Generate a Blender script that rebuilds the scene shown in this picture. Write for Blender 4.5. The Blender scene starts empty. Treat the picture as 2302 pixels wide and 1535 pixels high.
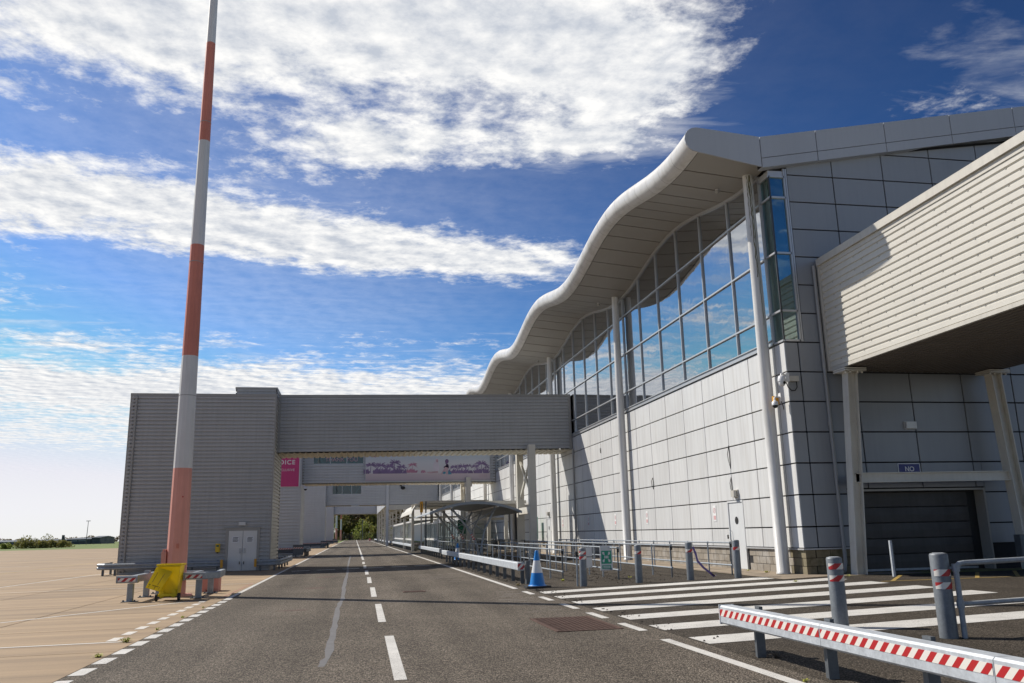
import bpy, bmesh, math, random
from mathutils import Vector, Matrix
random.seed(7)
R_ = math.radians
scene = bpy.context.scene
C = scene.collection

# ------------------------------------------------------------------ camera
cam_data = bpy.data.cameras.new('camera')
cam_data.sensor_width = 36.0
cam_data.lens = 29.15
cam_data.clip_start = 0.05
cam_data.clip_end = 6000
cam = bpy.data.objects.new('camera', cam_data)
C.objects.link(cam)
cam.matrix_world = Matrix(((0.983081, -0.019554, -0.182122, 0.0),
                           (-0.181829, -0.224205, -0.957429, 0.0),
                           (-0.022111, 0.974346, -0.223967, 1.4),
                           (0, 0, 0, 1)))
scene.camera = cam

# ------------------------------------------------------------------ world, sun, exposure
SUN = Vector((-0.84, 0.73, 1.0)).normalized()          # towards the sun
SUN_EL = math.asin(SUN.z)
SUN_AZ = math.atan2(SUN.x, SUN.y)                      # clockwise from +Y

def build_world():
    w = bpy.data.worlds.new('World')
    scene.world = w
    w.use_nodes = True
    nt = w.node_tree
    nt.nodes.clear()
    N, L = nt.nodes.new, nt.links.new
    out = N('ShaderNodeOutputWorld')
    bg = N('ShaderNodeBackground')
    bg.inputs['Strength'].default_value = 0.077
    L(bg.outputs[0], out.inputs[0])
    sky = N('ShaderNodeTexSky')
    sky.sky_type = 'NISHITA'
    sky.sun_disc = False
    sky.sun_elevation = SUN_EL
    sky.sun_rotation = SUN_AZ
    sky.altitude = 60
    sky.air_density = 1.0
    sky.dust_density = 0.35
    sky.ozone_density = 2.2

    def math_(op, a, b=None, clamp=False):
        n = N('ShaderNodeMath'); n.operation = op; n.use_clamp = clamp
        for i, v in enumerate((a, b)):
            if v is None: continue
            if isinstance(v, (int, float)): n.inputs[i].default_value = v
            else: L(v, n.inputs[i])
        return n.outputs[0]

    def smooth(v, lo, hi):
        n = N('ShaderNodeMapRange'); n.interpolation_type = 'SMOOTHSTEP'
        L(v, n.inputs[0]); n.inputs[1].default_value = lo; n.inputs[2].default_value = hi
        n.inputs[3].default_value = 0; n.inputs[4].default_value = 1
        return n.outputs[0]

    tc = N('ShaderNodeTexCoord')
    sep = N('ShaderNodeSeparateXYZ'); L(tc.outputs['Generated'], sep.inputs[0])
    z = math_('MAXIMUM', sep.outputs[2], 0.035)
    px = math_('DIVIDE', sep.outputs[0], z)
    py = math_('DIVIDE', sep.outputs[1], z)
    comb = N('ShaderNodeCombineXYZ'); L(px, comb.inputs[0]); L(py, comb.inputs[1])

    def noise(vec, scale, detail, rough, off=(0, 0, 0), stretch=(1, 1, 1), dist=0.0):
        m = N('ShaderNodeMapping'); L(vec, m.inputs[0])
        m.inputs['Location'].default_value = off
        m.inputs['Scale'].default_value = stretch
        n = N('ShaderNodeTexNoise'); L(m.outputs[0], n.inputs['Vector'])
        n.inputs['Scale'].default_value = scale
        n.inputs['Detail'].default_value = detail
        n.inputs['Roughness'].default_value = rough
        n.inputs['Distortion'].default_value = dist
        return n.outputs['Fac']

    # where the cloud banks lie on the cloud layer (layer coordinates: direction / height)
    banks = [  # x, y, sx, sy, amount
        (-0.35, 1.52, 0.60, 0.30, 0.30), (0.30, 1.50, 0.52, 0.30, 0.30), (0.66, 1.72, 0.22, 0.22, 0.20),
        (-1.25, 1.45, 0.55, 0.35, 0.20), (0.20, 1.98, 0.55, 0.16, 0.12), (-0.02, 2.08, 0.30, 0.14, 0.19), (0.62, 1.93, 0.28, 0.13, 0.15), (-1.75, 2.35, 0.65, 0.36, 0.27), (-1.8, 3.7, 0.8, 0.26, 0.20), (-2.6, 2.9, 0.6, 0.5, 0.18),
        (-0.95, 2.48, 0.55, 0.34, 0.31), (-0.35, 2.74, 0.45, 0.30, 0.29), (0.18, 2.94, 0.50, 0.27, 0.27),
        (0.66, 2.95, 0.24, 0.22, 0.18),
        (0.55, 1.20, 0.12, 0.10, 0.10),
        (0.2, 5.9, 2.6, 0.9, 0.22), (-1.8, 5.9, 1.6, 1.0, 0.18), (0.5, 8.6, 9.0, 2.6, 0.25), (-1.4, 4.5, 0.9, 0.25, 0.10),
        (1.9, 1.0, 0.5, 0.5, -0.10), (1.02, 1.55, 0.22, 0.60, -0.22), (1.50, 1.45, 0.45, 0.4, 0.03),
        (-0.78, 2.08, 0.22, 0.12, -0.10), (0.75, 2.35, 0.3, 0.25, -0.10), (0.0, 3.75, 1.6, 0.30, -0.16),
        (-0.75, 3.35, 0.3, 0.25, -0.10), (0.35, 2.40, 0.22, 0.12, -0.04)]
    bias = None
    for (bx, by, sx, sy, a) in banks:
        dx = math_('DIVIDE', math_('SUBTRACT', px, bx), sx)
        dy = math_('DIVIDE', math_('SUBTRACT', py, by), sy)
        r2 = math_('ADD', math_('MULTIPLY', dx, dx), math_('MULTIPLY', dy, dy))
        g = math_('MULTIPLY', math_('EXPONENT', math_('MULTIPLY', r2, -1.0)), a)
        bias = g if bias is None else math_('ADD', bias, g)

    v = comb.outputs[0]
    big = noise(v, 2.1, 3, 0.5, (3.1, 1.7, 0))
    fine = noise(v, 8.5, 12, 0.66, (0.4, 2.2, 0), dist=0.08)
    wisp = noise(v, 3.0, 8, 0.62, (7.0, 3.0, 2.0), (0.55, 1.6, 1), 0.5)
    dens = math_('ADD', math_('MULTIPLY', big, 0.42), math_('MULTIPLY', fine, 0.58))
    dens = math_('ADD', dens, bias)
    mask = smooth(dens, 0.53, 0.80)
    wmask = math_('MULTIPLY', smooth(math_('ADD', wisp, math_('MULTIPLY', bias, 0.7)), 0.49, 0.84), 0.5)
    mask = math_('MAXIMUM', mask, wmask)
    mask = math_('MULTIPLY', mask, smooth(sep.outputs[2], 0.045, 0.10))
    # a thin high veil over the western half of the sky
    vx = math_('DIVIDE', math_('ADD', px, 0.35), 0.95); vy = math_('DIVIDE', math_('SUBTRACT', py, 3.0), 2.4)
    veil = math_('EXPONENT', math_('MULTIPLY', math_('ADD', math_('MULTIPLY', vx, vx), math_('MULTIPLY', vy, vy)), -1.0))
    mask = math_('MAXIMUM', mask, math_('MULTIPLY', veil, math_('MULTIPLY_ADD' if False else 'MULTIPLY', math_('ADD', wisp, 0.55), 0.20)))
    # self shading: sample the layer a little further towards the sun
    fine2 = noise(v, 8.5, 12, 0.62, (0.4 - 0.04, 2.2 + 0.04, 0), dist=0.08)
    lit = math_('SUBTRACT', fine, fine2)
    shade = math_('ADD', math_('MULTIPLY', lit, 1.1), 0.86)
    core = smooth(dens, 0.80, 1.10)
    shade = math_('SUBTRACT', shade, math_('MULTIPLY', core, 0.16))
    # thin mist low over the horizon
    low = math_('SUBTRACT', 1.0, smooth(sep.outputs[2], 0.02, 0.20))
    mist = math_('MULTIPLY', low, 0.88)
    mask = math_('MAXIMUM', mask, mist)

    tint = N('ShaderNodeMix'); tint.data_type = 'RGBA'; tint.blend_type = 'MULTIPLY'
    tint.inputs[0].default_value = 1.0
    # deep, polarised-looking blue: steepen the sky's own tone curve
    deep = N('ShaderNodeVectorMath'); deep.operation = 'SCALE'; L(sky.outputs[0], deep.inputs[0]); deep.inputs['Scale'].default_value = 0.1
    cap = N('ShaderNodeVectorMath'); cap.operation = 'MINIMUM'; L(deep.outputs[0], cap.inputs[0]); cap.inputs[1].default_value = (0.70, 0.635, 0.735)
    sq = N('ShaderNodeVectorMath'); sq.operation = 'MULTIPLY'; L(cap.outputs[0], sq.inputs[0]); L(cap.outputs[0], sq.inputs[1])
    L(sq.outputs[0], tint.inputs['A']); tint.inputs['B'].default_value = (16.0, 19.4, 19.3, 1)
    ccol = N('ShaderNodeMix'); ccol.data_type = 'RGBA'
    ccol.inputs['A'].default_value = (6.6, 7.1, 8.0, 1)
    ccol.inputs['B'].default_value = (11.9, 11.8, 11.6, 1)
    flat = N('ShaderNodeMix'); flat.data_type = 'FLOAT'; L(low, flat.inputs[0]); L(shade, flat.inputs[2]); flat.inputs[3].default_value = 0.93
    shade = flat.outputs[0]
    cl = N('ShaderNodeMapRange'); L(shade, cl.inputs[0])
    cl.inputs[1].default_value = 0.62; cl.inputs[2].default_value = 1.02
    L(cl.outputs[0], ccol.inputs[0])
    mix = N('ShaderNodeMix'); mix.data_type = 'RGBA'
    L(mask, mix.inputs[0]); L(tint.outputs['Result'], mix.inputs['A']); L(ccol.outputs['Result'], mix.inputs['B'])
    L(mix.outputs['Result'], bg.inputs['Color'])
build_world()

sun_data = bpy.data.lights.new('sun', 'SUN')
sun_data.energy = 4.9
sun_data.angle = R_(0.53)
sun_data.color = (1.0, 0.94, 0.845)
sun = bpy.data.objects.new('sun', sun_data)
sun.rotation_euler = SUN.to_track_quat('Z', 'Y').to_euler()
C.objects.link(sun)

scene.view_settings.view_transform = 'Standard'
scene.view_settings.look = 'None'
scene.view_settings.exposure = 0.15
scene.view_settings.gamma = 1.0
scene.render.engine = 'CYCLES'
scene.cycles.max_bounces = 8
scene.cycles.transparent_max_bounces = 16
scene.cycles.use_denoising = True

# ------------------------------------------------------------------ helpers
class MB:
    """collects geometry in world coordinates; build() links it as one mesh object"""
    def __init__(self): self.v = []; self.f = []; self.s = []
    def add(self, vs, fs, smooth=False):
        o = len(self.v)
        self.v += [tuple(p) for p in vs]
        self.f += [tuple(i + o for i in f) for f in fs]
        self.s += [smooth] * len(fs)
        return self
    def box(self, x0, x1, y0, y1, z0, z1):
        return self.add([(x0,y0,z0),(x1,y0,z0),(x1,y1,z0),(x0,y1,z0),(x0,y0,z1),(x1,y0,z1),(x1,y1,z1),(x0,y1,z1)],
                        [(3,2,1,0),(4,5,6,7),(0,1,5,4),(1,2,6,5),(2,3,7,6),(3,0,4,7)])
    def cbox(self, x0, x1, y0, y1, z0, z1, c):
        """box with its upright edges chamfered by c"""
        p = [(x0+c,y0),(x1-c,y0),(x1,y0+c),(x1,y1-c),(x1-c,y1),(x0+c,y1),(x0,y1-c),(x0,y0+c)]
        return self.prism(p, 2, z0, z1)
    def prism(self, poly, axis, a0, a1):
        """polygon in the two other axes (kept in x,y,z order) extruded along axis"""
        def mk(p, a):
            q = list(p); q.insert(axis, a); return tuple(q)
        n = len(poly)
        vs = [mk(p, a0) for p in poly] + [mk(p, a1) for p in poly]
        fs = [tuple(range(n))[::-1], tuple(range(n, 2*n))]
        fs += [(i, (i+1) % n, n + (i+1) % n, n + i) for i in range(n)]
        return self.add(vs, fs)
    def quad(self, a, b, c, d): return self.add([a, b, c, d], [(0,1,2,3)])
    def tube(self, pts, r, n=10, cap=True, smooth=True):
        pts = [Vector(p) for p in pts]
        rs = r if isinstance(r, (list, tuple)) else [r] * len(pts)
        vs = []; up0 = None
        for i, p in enumerate(pts):
            t = (pts[min(i+1, len(pts)-1)] - pts[max(i-1, 0)]).normalized()
            if up0 is None:
                up0 = Vector((0,0,1)) if abs(t.z) < .95 else Vector((0,1,0))
            a = t.cross(up0)
            if a.length < 1e-4: a = t.cross(Vector((1,0,0)))
            a.normalize(); b = a.cross(t).normalized(); up0 = b
            for k in range(n):
                th = 2*math.pi*k/n
                vs.append(p + (a*math.cos(th) + b*math.sin(th)) * rs[i])
        fs = []
        for i in range(len(pts)-1):
            for k in range(n):
                k2 = (k+1) % n
                fs.append((i*n+k, i*n+k2, (i+1)*n+k2, (i+1)*n+k))
        self.add(vs, fs, smooth)
        if cap:
            self.add(vs[:n], [tuple(range(n))[::-1]]); self.add(vs[-n:], [tuple(range(n))])
        return self
    def lathe(self, prof, n=16, c=(0,0,0), smooth=True):
        """profile [(r, z)] turned about the upright axis through c"""
        vs = [(c[0]+r*math.cos(2*math.pi*k/n), c[1]+r*math.sin(2*math.pi*k/n), c[2]+z) for r, z in prof for k in range(n)]
        fs = []
        for i in range(len(prof)-1):
            for k in range(n):
                k2 = (k+1) % n
                fs.append((i*n+k, i*n+k2, (i+1)*n+k2, (i+1)*n+k))
        self.add(vs, fs, smooth)
        self.add(vs[:n], [tuple(range(n))[::-1]]); self.add(vs[-n:], [tuple(range(n))])
        return self
    def beam(self, a, b, w, h, up=(0,0,1)):
        """straight rectangular bar from a to b, w across, h along up"""
        a = Vector(a); b = Vector(b); t = (b-a).normalized(); u = Vector(up)
        s = t.cross(u)
        if s.length < 1e-4: s = t.cross(Vector((1,0,0)))
        s.normalize(); u = s.cross(t).normalized()
        vs = []
        for p in (a, b):
            for (i, j) in ((-1,-1),(1,-1),(1,1),(-1,1)): vs.append(p + s*(i*w/2) + u*(j*h/2))
        return self.add(vs, [(3,2,1,0),(4,5,6,7),(0,1,5,4),(1,2,6,5),(2,3,7,6),(3,0,4,7)])
    def sweep(self, prof, path, closed=True, smooth=False, cap=True):
        """profile [(outward, z)] swept along a plan polyline [(x, y, z)]; outward is to the right of travel"""
        P = [Vector(p) for p in path]; n = len(prof); vs = []
        for i, p in enumerate(P):
            d0 = (P[i]-P[i-1]).normalized() if i > 0 else None
            d1 = (P[i+1]-P[i]).normalized() if i < len(P)-1 else None
            d0 = d0 or d1; d1 = d1 or d0
            n0 = Vector((d0.y, -d0.x, 0)); n1 = Vector((d1.y, -d1.x, 0))
            m = (n0+n1).normalized(); k = 1.0/max(.3, m.dot(n0))
            for (o, z) in prof: vs.append(p + m*(o*k) + Vector((0,0,z)))
        fs = []; m_ = n if closed else n-1
        for i in range(len(P)-1):
            for k in range(m_):
                k2 = (k+1) % n
                fs.append((i*n+k, i*n+k2, (i+1)*n+k2, (i+1)*n+k))
        self.add(vs, fs, smooth)
        if closed and cap:
            self.add(vs[:n], [tuple(range(n))[::-1]]); self.add(vs[-n:], [tuple(range(n))])
        return self
    def mesh(self, name, origin=(0,0,0)):
        me = bpy.data.meshes.new(name)
        o = Vector(origin)
        me.from_pydata([tuple(Vector(p)-o) for p in self.v], [], self.f)
        me.polygons.foreach_set('use_smooth', self.s)
        me.update()
        bm = bmesh.new(); bm.from_mesh(me)
        bmesh.ops.recalc_face_normals(bm, faces=bm.faces)
        bm.to_mesh(me); bm.free()
        return me
    def build(self, name, m, parent=None, origin=None, kind=None):
        if parent is not None and origin is None: origin = WLOC[parent.name]
        org = origin if origin is not None else (0,0,0)
        me = self.mesh(name, org)
        me.materials.append(m)
        o = bpy.data.objects.new(name, me); C.objects.link(o)
        if parent is not None:
            o.parent = parent
            o.location = tuple(Vector(org) - Vector(WLOC[parent.name]))
        else:
            o.location = org
        WLOC[o.name] = tuple(org)
        if kind: o['kind'] = kind
        return o

WLOC = {}
def put(name, me, parent, loc, kind=None):
    """another object on a shared mesh, at world loc"""
    o = bpy.data.objects.new(name, me); C.objects.link(o)
    o.parent = parent
    o.location = tuple(Vector(loc) - Vector(WLOC[parent.name])) if parent else loc
    WLOC[o.name] = tuple(loc)
    return o
def tag(o, label=None, cat=None, group=None, kind=None):
    if label: o['label'] = label
    if cat: o['category'] = cat
    if group: o['group'] = group
    if kind: o['kind'] = kind
    return o
def thing(name, loc, label, cat, group=None):
    o = bpy.data.objects.new(name, None); C.objects.link(o)
    o.location = loc; o.empty_display_size = .3
    WLOC[o.name] = tuple(loc)
    return tag(o, label, cat, group)
def copy_tree(o, parent=None):
    c = o.copy(); C.objects.link(c)
    if parent is not None: c.parent = parent
    for ch in list(o.children): copy_tree(ch, c)
    WLOC[c.name] = tuple(c.location)
    return c
def text_mesh(s, size, depth=0.004, align='LEFT', bold=0.0, space=1.0):
    cu = bpy.data.curves.new('lettering', 'FONT')
    cu.body = s; cu.size = size; cu.extrude = depth; cu.align_x = align; cu.offset = bold; cu.space_character = space
    ob = bpy.data.objects.new('lettering', cu); C.objects.link(ob)
    dg = bpy.context.evaluated_depsgraph_get(); dg.update()
    me = bpy.data.meshes.new_from_object(ob.evaluated_get(dg))
    bpy.data.objects.remove(ob); bpy.data.curves.remove(cu)
    return me
def lettering(name, s, size, m, parent, loc, align='LEFT', face='-y', bold=0.0, space=1.0):
    me = text_mesh(s, size, 0.003, align, bold, space)
    me.materials.clear(); me.materials.append(m)
    o = put(name, me, parent, loc)
    o.rotation_euler = {'-y': (R_(90), 0, 0), '-x': (R_(90), 0, R_(-90))}[face]
    return o

# ------------------------------------------------------------------ materials
def mat(name, col, rough=0.6, metal=0.0, var=0.08, vscale=1.5, bump=0.0, bscale=40.0, spec=0.5,
        streak=0.0, rnd=0.0, dirt=None, coat=0.0, fine=0.0, fscale=60.0):
    """procedural principled material; mottling in world space, optional rain streaks and per-object variation"""
    m = bpy.data.materials.new(name); m.use_nodes = True
    nt = m.node_tree; N, L = nt.nodes.new, nt.links.new
    b = nt.nodes['Principled BSDF']
    b.inputs['Roughness'].default_value = rough
    b.inputs['Metallic'].default_value = metal
    b.inputs['Specular IOR Level'].default_value = spec
    b.inputs['Coat Weight'].default_value = coat
    geo = N('ShaderNodeNewGeometry')
    def noise(scale, detail=5, stretch=None, rough_=.6):
        n = N('ShaderNodeTexNoise'); n.inputs['Scale'].default_value = scale; n.inputs['Detail'].default_value = detail
        n.inputs['Roughness'].default_value = rough_
        if stretch:
            mp = N('ShaderNodeMapping'); mp.inputs['Scale'].default_value = stretch
            L(geo.outputs['Position'], mp.inputs[0]); L(mp.outputs[0], n.inputs['Vector'])
        else: L(geo.outputs['Position'], n.inputs['Vector'])
        return n.outputs['Fac']
    def mr(v, a, b_, lo, hi):
        n = N('ShaderNodeMapRange'); L(v, n.inputs[0])
        n.inputs[1].default_value = a; n.inputs[2].default_value = b_; n.inputs[3].default_value = lo; n.inputs[4].default_value = hi
        return n.outputs[0]
    def mul(a, b_):
        n = N('ShaderNodeMath'); n.operation = 'MULTIPLY'; L(a, n.inputs[0]); L(b_, n.inputs[1]); return n.outputs[0]
    f = mr(noise(vscale), .25, .75, 1-var, 1+var)
    if fine: f = mul(f, mr(noise(fscale, 3), .3, .7, 1-fine, 1+fine))
    if streak: f = mul(f, mr(noise(1.0, 6, (7, 7, .35)), .45, .75, 1, 1-streak))
    if rnd:
        oi = N('ShaderNodeObjectInfo'); f = mul(f, mr(oi.outputs['Random'], 0, 1, 1-rnd, 1+rnd))
    mx = N('ShaderNodeVectorMath'); mx.operation = 'SCALE'
    mx.inputs[0].default_value = col[:3]; L(f, mx.inputs['Scale'])
    colout = mx.outputs[0]
    if dirt:                     # (colour, amount, scale)
        mm = N('ShaderNodeMix'); mm.data_type = 'RGBA'
        L(mr(noise(dirt[2], 6, dirt[3] if len(dirt) > 3 else None), .5, .72, 0, dirt[1]), mm.inputs[0])
        L(colout, mm.inputs['A']); mm.inputs['B'].default_value = (*dirt[0], 1)
        colout = mm.outputs['Result']
    L(colout, b.inputs['Base Color'])
    L(mr(noise(vscale*2.3), .3, .7, max(.02, rough-.07), min(1, rough+.07)), b.inputs['Roughness'])
    if bump:
        bp = N('ShaderNodeBump'); bp.inputs['Strength'].default_value = min(1, bump); bp.inputs['Distance'].default_value = .01
        L(noise(bscale, 4), bp.inputs['Height']); L(bp.outputs[0], b.inputs['Normal'])
    return m

def glass_mat(name, tint, refl, gcol=(.92,.95,1.0), wav=.02, trans=None):
    m = bpy.data.materials.new(name); m.use_nodes = True
    nt = m.node_tree; nt.nodes.clear(); N, L = nt.nodes.new, nt.links.new
    out = N('ShaderNodeOutputMaterial'); mix = N('ShaderNodeMixShader'); L(mix.outputs[0], out.inputs[0])
    g = N('ShaderNodeBsdfGlossy'); g.inputs['Roughness'].default_value = .015; g.inputs['Color'].default_value = (*gcol, 1)
    t = N('ShaderNodeBsdfTransparent'); t.inputs['Color'].default_value = (*tint, 1)
    geo = N('ShaderNodeNewGeometry'); nz = N('ShaderNodeTexNoise'); nz.inputs['Scale'].default_value = .55; nz.inputs['Detail'].default_value = 3
    L(geo.outputs['Position'], nz.inputs['Vector'])
    bp = N('ShaderNodeBump'); bp.inputs['Strength'].default_value = 1; bp.inputs['Distance'].default_value = wav
    L(nz.outputs['Fac'], bp.inputs['Height']); L(bp.outputs[0], g.inputs['Normal'])
    lw = N('ShaderNodeLayerWeight'); lw.inputs['Blend'].default_value = .45
    mr = N('ShaderNodeMapRange'); L(lw.outputs['Fresnel'], mr.inputs[0])
    mr.inputs[1].default_value = 0; mr.inputs[2].default_value = .7; mr.inputs[3].default_value = refl[0]; mr.inputs[4].default_value = refl[1]
    L(mr.outputs[0], mix.inputs[0]); L(t.outputs[0], mix.inputs[1]); L(g.outputs[0], mix.inputs[2])
    return m

M = {}
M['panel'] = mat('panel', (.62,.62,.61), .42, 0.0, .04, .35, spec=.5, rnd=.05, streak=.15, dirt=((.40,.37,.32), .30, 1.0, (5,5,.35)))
M['panel_shaded'] = mat('panel_shaded', (.262,.276,.295), .40, 0.0, .03, .35, rnd=.03, streak=.06)  # darker copy of panel: the end wall's shade is put into the colour
M['backing'] = mat('backing', (.018,.018,.02), .9, var=.1)
M['block'] = mat('block', (.27,.235,.19), .92, var=.16, vscale=2.5, bump=.5, bscale=60, rnd=.14, dirt=((.42,.40,.37), .75, 1.6))
M['mortar'] = mat('mortar', (.25,.215,.15), .95, var=.1, bump=.3)
M['mossblock'] = mat('mossblock', (.20,.17,.11), .95, var=.2, vscale=3, bump=.5, bscale=50, rnd=.12, dirt=((.055,.06,.015), .9, 2.2))
M['flash'] = mat('flash', (.45,.45,.45), .45, .2, .06)
M['white'] = mat('white', (.66,.65,.62), .45, 0.0, .05, 1.2, streak=.10)
M['column'] = mat('column', (.64,.63,.61), .38, 0.0, .05, .8, streak=.22, dirt=((.20,.18,.12), .35, .9, (5,5,.3)))
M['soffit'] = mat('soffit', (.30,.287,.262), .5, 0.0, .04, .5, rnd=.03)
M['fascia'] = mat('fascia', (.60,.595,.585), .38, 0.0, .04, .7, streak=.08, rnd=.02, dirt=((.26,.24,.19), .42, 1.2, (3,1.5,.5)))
M['gable'] = mat('gable', (.38,.395,.42), .42, 0.0, .03, .5, rnd=.02, streak=.05)
M['mullion'] = mat('mullion', (.46,.47,.48), .35, .35, .04)
M['mullion_dark'] = mat('mullion_dark', (.05,.055,.06), .4, .2, .05)
M['glass'] = glass_mat('glass', (.30,.38,.40), (.36,.93), wav=.005)
M['glass_corner'] = glass_mat('glass_corner', (.56,.80,.72), (.14,.60), wav=.005)
M['glass_clear'] = glass_mat('glass_clear', (.80,.86,.84), (.05,.6), wav=.004)
M['glass_teal'] = glass_mat('glass_teal', (.12,.42,.50), (.03,.22), wav=.004)
M['interior'] = mat('interior', (.10,.105,.11), .8, var=.1)
M['interior_light'] = mat('interior_light', (.55,.60,.58), .7, var=.05)
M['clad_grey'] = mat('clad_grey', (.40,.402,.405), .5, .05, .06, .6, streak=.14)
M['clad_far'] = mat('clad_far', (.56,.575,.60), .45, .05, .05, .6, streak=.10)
M['clad_cream'] = mat('clad_cream', (.56,.535,.475), .45, 0.0, .03, .5, streak=.05)
M['trim_grey'] = mat('trim_grey', (.31,.30,.28), .45, .1, .05)
M['trim_cream'] = mat('trim_cream', (.50,.475,.42), .5, 0, .06, streak=.12)
M['soffit_cream'] = mat('soffit_cream', (.55,.50,.38), .5, 0, .05)
M['soffit_shaded'] = mat('soffit_shaded', (.13,.11,.09), .55, 0, .06)  # near bridge underside, its shade darkened into the colour
M['steel_cream'] = mat('steel_cream', (.60,.57,.50), .45, 0, .06, 1.5, streak=.10, dirt=((.28,.16,.07), .10, 4))
M['galv'] = mat('galv', (.30,.33,.36), .55, .30, .16, 9, fine=.12, fscale=45, streak=.12)
M['galv_dark'] = mat('galv_dark', (.12,.13,.14), .55, .35, .14, 9, fine=.08, fscale=45)  # darker galv; on barrier posts and tower rails it paints in their shade
M['galv_bright'] = mat('galv_bright', (.50,.53,.56), .55, .25, .14, 6, fine=.12, fscale=26, streak=.16)
M['bollard'] = mat('bollard', (.165,.18,.195), .55, .30, .16, 9, fine=.10, fscale=40)
M['asphalt'] = None; M['concrete'] = None
M['paint'] = None
M['grate'] = mat('grate', (.10,.055,.04), .75, .3, .25, 8, bump=.3)
M['red'] = mat('red', (.46,.02,.022), .45, 0, .08)
M['tapewhite'] = mat('tapewhite', (.72,.71,.68), .45, 0, .06)
M['mast_red'] = mat('mast_red', (.58,.20,.14), .62, 0, .10, 1.0, streak=.16)
M['mast_pale'] = mat('mast_pale', (.68,.31,.245), .66, 0, .10, 1.0, streak=.16)
M['mast_white'] = mat('mast_white', (.62,.62,.61), .55, 0, .05, 1.0, streak=.10)
M['bin'] = mat('bin', (.80,.66,.012), .40, 0, .05, 3, streak=.05)
def glow_through(m, amt):        # thin moulded plastic lets sunlight through
    nt = m.node_tree; b = nt.nodes['Principled BSDF']; tr = nt.nodes.new('ShaderNodeBsdfTranslucent')
    src = b.inputs['Base Color'].links[0].from_socket; nt.links.new(src, tr.inputs['Color'])
    ms = nt.nodes.new('ShaderNodeMixShader'); ms.inputs[0].default_value = amt
    nt.links.new(b.outputs[0], ms.inputs[1]); nt.links.new(tr.outputs[0], ms.inputs[2]); nt.links.new(ms.outputs[0], nt.nodes['Material Output'].inputs[0])
glow_through(M['bin'], .4)
M['bin_shade'] = mat('bin_shade', (.34,.26,.012), .5, 0, .08)  # tone for the painted shade of the lid ribs
M['rubber'] = mat('rubber', (.02,.02,.021), .75, 0, .2, 6)
M['cone_blue'] = mat('cone_blue', (.006,.20,.58), .42, 0, .06, 5)
M['cone_white'] = mat('cone_white', (.72,.72,.72), .4, 0, .07, 6)
M['yellow'] = mat('yellow', (.72,.47,.02), .45, 0, .06)
M['amber'] = mat('amber', (.62,.30,.015), .45, 0, .08)
M['door'] = mat('door', (.68,.67,.64), .45, 0, .04, streak=.05)
M['door_white'] = mat('door_white', (.62,.63,.63), .42, 0, .04, streak=.06)
M['black'] = mat('black', (.012,.012,.013), .6, 0, .1)
M['darkdoor'] = mat('darkdoor', (.05,.045,.042), .55, .1, .25, 1.2, streak=.3, bump=.2, bscale=3)
M['signblue'] = mat('signblue', (.012,.016,.16), .4, 0, .05)
M['signgreen'] = mat('signgreen', (.02,.33,.20), .45, 0, .05)
M['darkgreen'] = mat('darkgreen', (.008,.10,.06), .45, 0, .05)
M['paper'] = mat('paper', (.74,.74,.73), .7, 0, .03)
M['signred'] = mat('signred', (.62,.36,.36), .6, 0, .06)
M['pink'] = mat('pink', (.56,.05,.20), .55, 0, .04, 1, streak=.05)
M['letter_white'] = mat('letter_white', (.74,.72,.73), .5, 0, .03)
M['letter_dim'] = mat('letter_dim', (.50,.30,.36), .6, 0, .03)
M['ink'] = mat('ink', (.05,.05,.06), .7, 0, .05)
M['purple_print'] = mat('purple_print', (.24,.165,.31), .6, 0, .30, 1.2)
M['pink_print'] = mat('pink_print', (.55,.25,.35), .6, 0, .25, 1.2)
M['skin_print'] = mat('skin_print', (.62,.42,.46), .6, 0, .2, 2)
M['dark_print'] = mat('dark_print', (.20,.12,.24), .6, 0, .2, 2)
M['blue_print'] = mat('blue_print', (.09,.30,.42), .6, 0, .1, 2)
M['cloth_print'] = mat('cloth_print', (.72,.66,.72), .6, 0, .1, 2)
M['ribbon'] = mat('ribbon', (.13,.09,.26), .5, 0, .1)
M['camwhite'] = mat('camwhite', (.70,.70,.70), .35, 0, .03)
M['lampglass'] = mat('lampglass', (.62,.63,.62), .3, 0, .05)
M['trunk'] = mat('trunk', (.085,.065,.045), .9, 0, .25, 4)
M['moss'] = mat('moss', (.11,.10,.045), .95, 0, .5, 14, fine=.4, fscale=30)
M['teal_backdrop'] = mat('teal_backdrop', (.02,.17,.24), .7, 0, .15, .6)
M['scuff'] = mat('scuff', (.26,.23,.20), .9, 0, .3, 8)
M['joint_tar'] = mat('joint_tar', (.10,.08,.06), .9, 0, .2)
M['eave_joint'] = mat('eave_joint', (.30,.295,.28), .5, 0, .1)
M['fence'] = mat('fence', (.10,.11,.11), .7, .2, .1)
M['weed'] = mat('weed', (.42,.42,.06), .7, 0, .3, 12, rnd=.15)
M['drygrass'] = mat('drygrass', (.35,.29,.16), .8, 0, .25, 12)
M['hangar'] = mat('hangar', (.045,.06,.075), .6, 0, .1, .05)
M['hangar_light'] = mat('hangar_light', (.30,.36,.40), .5, 0, .1)

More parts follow.
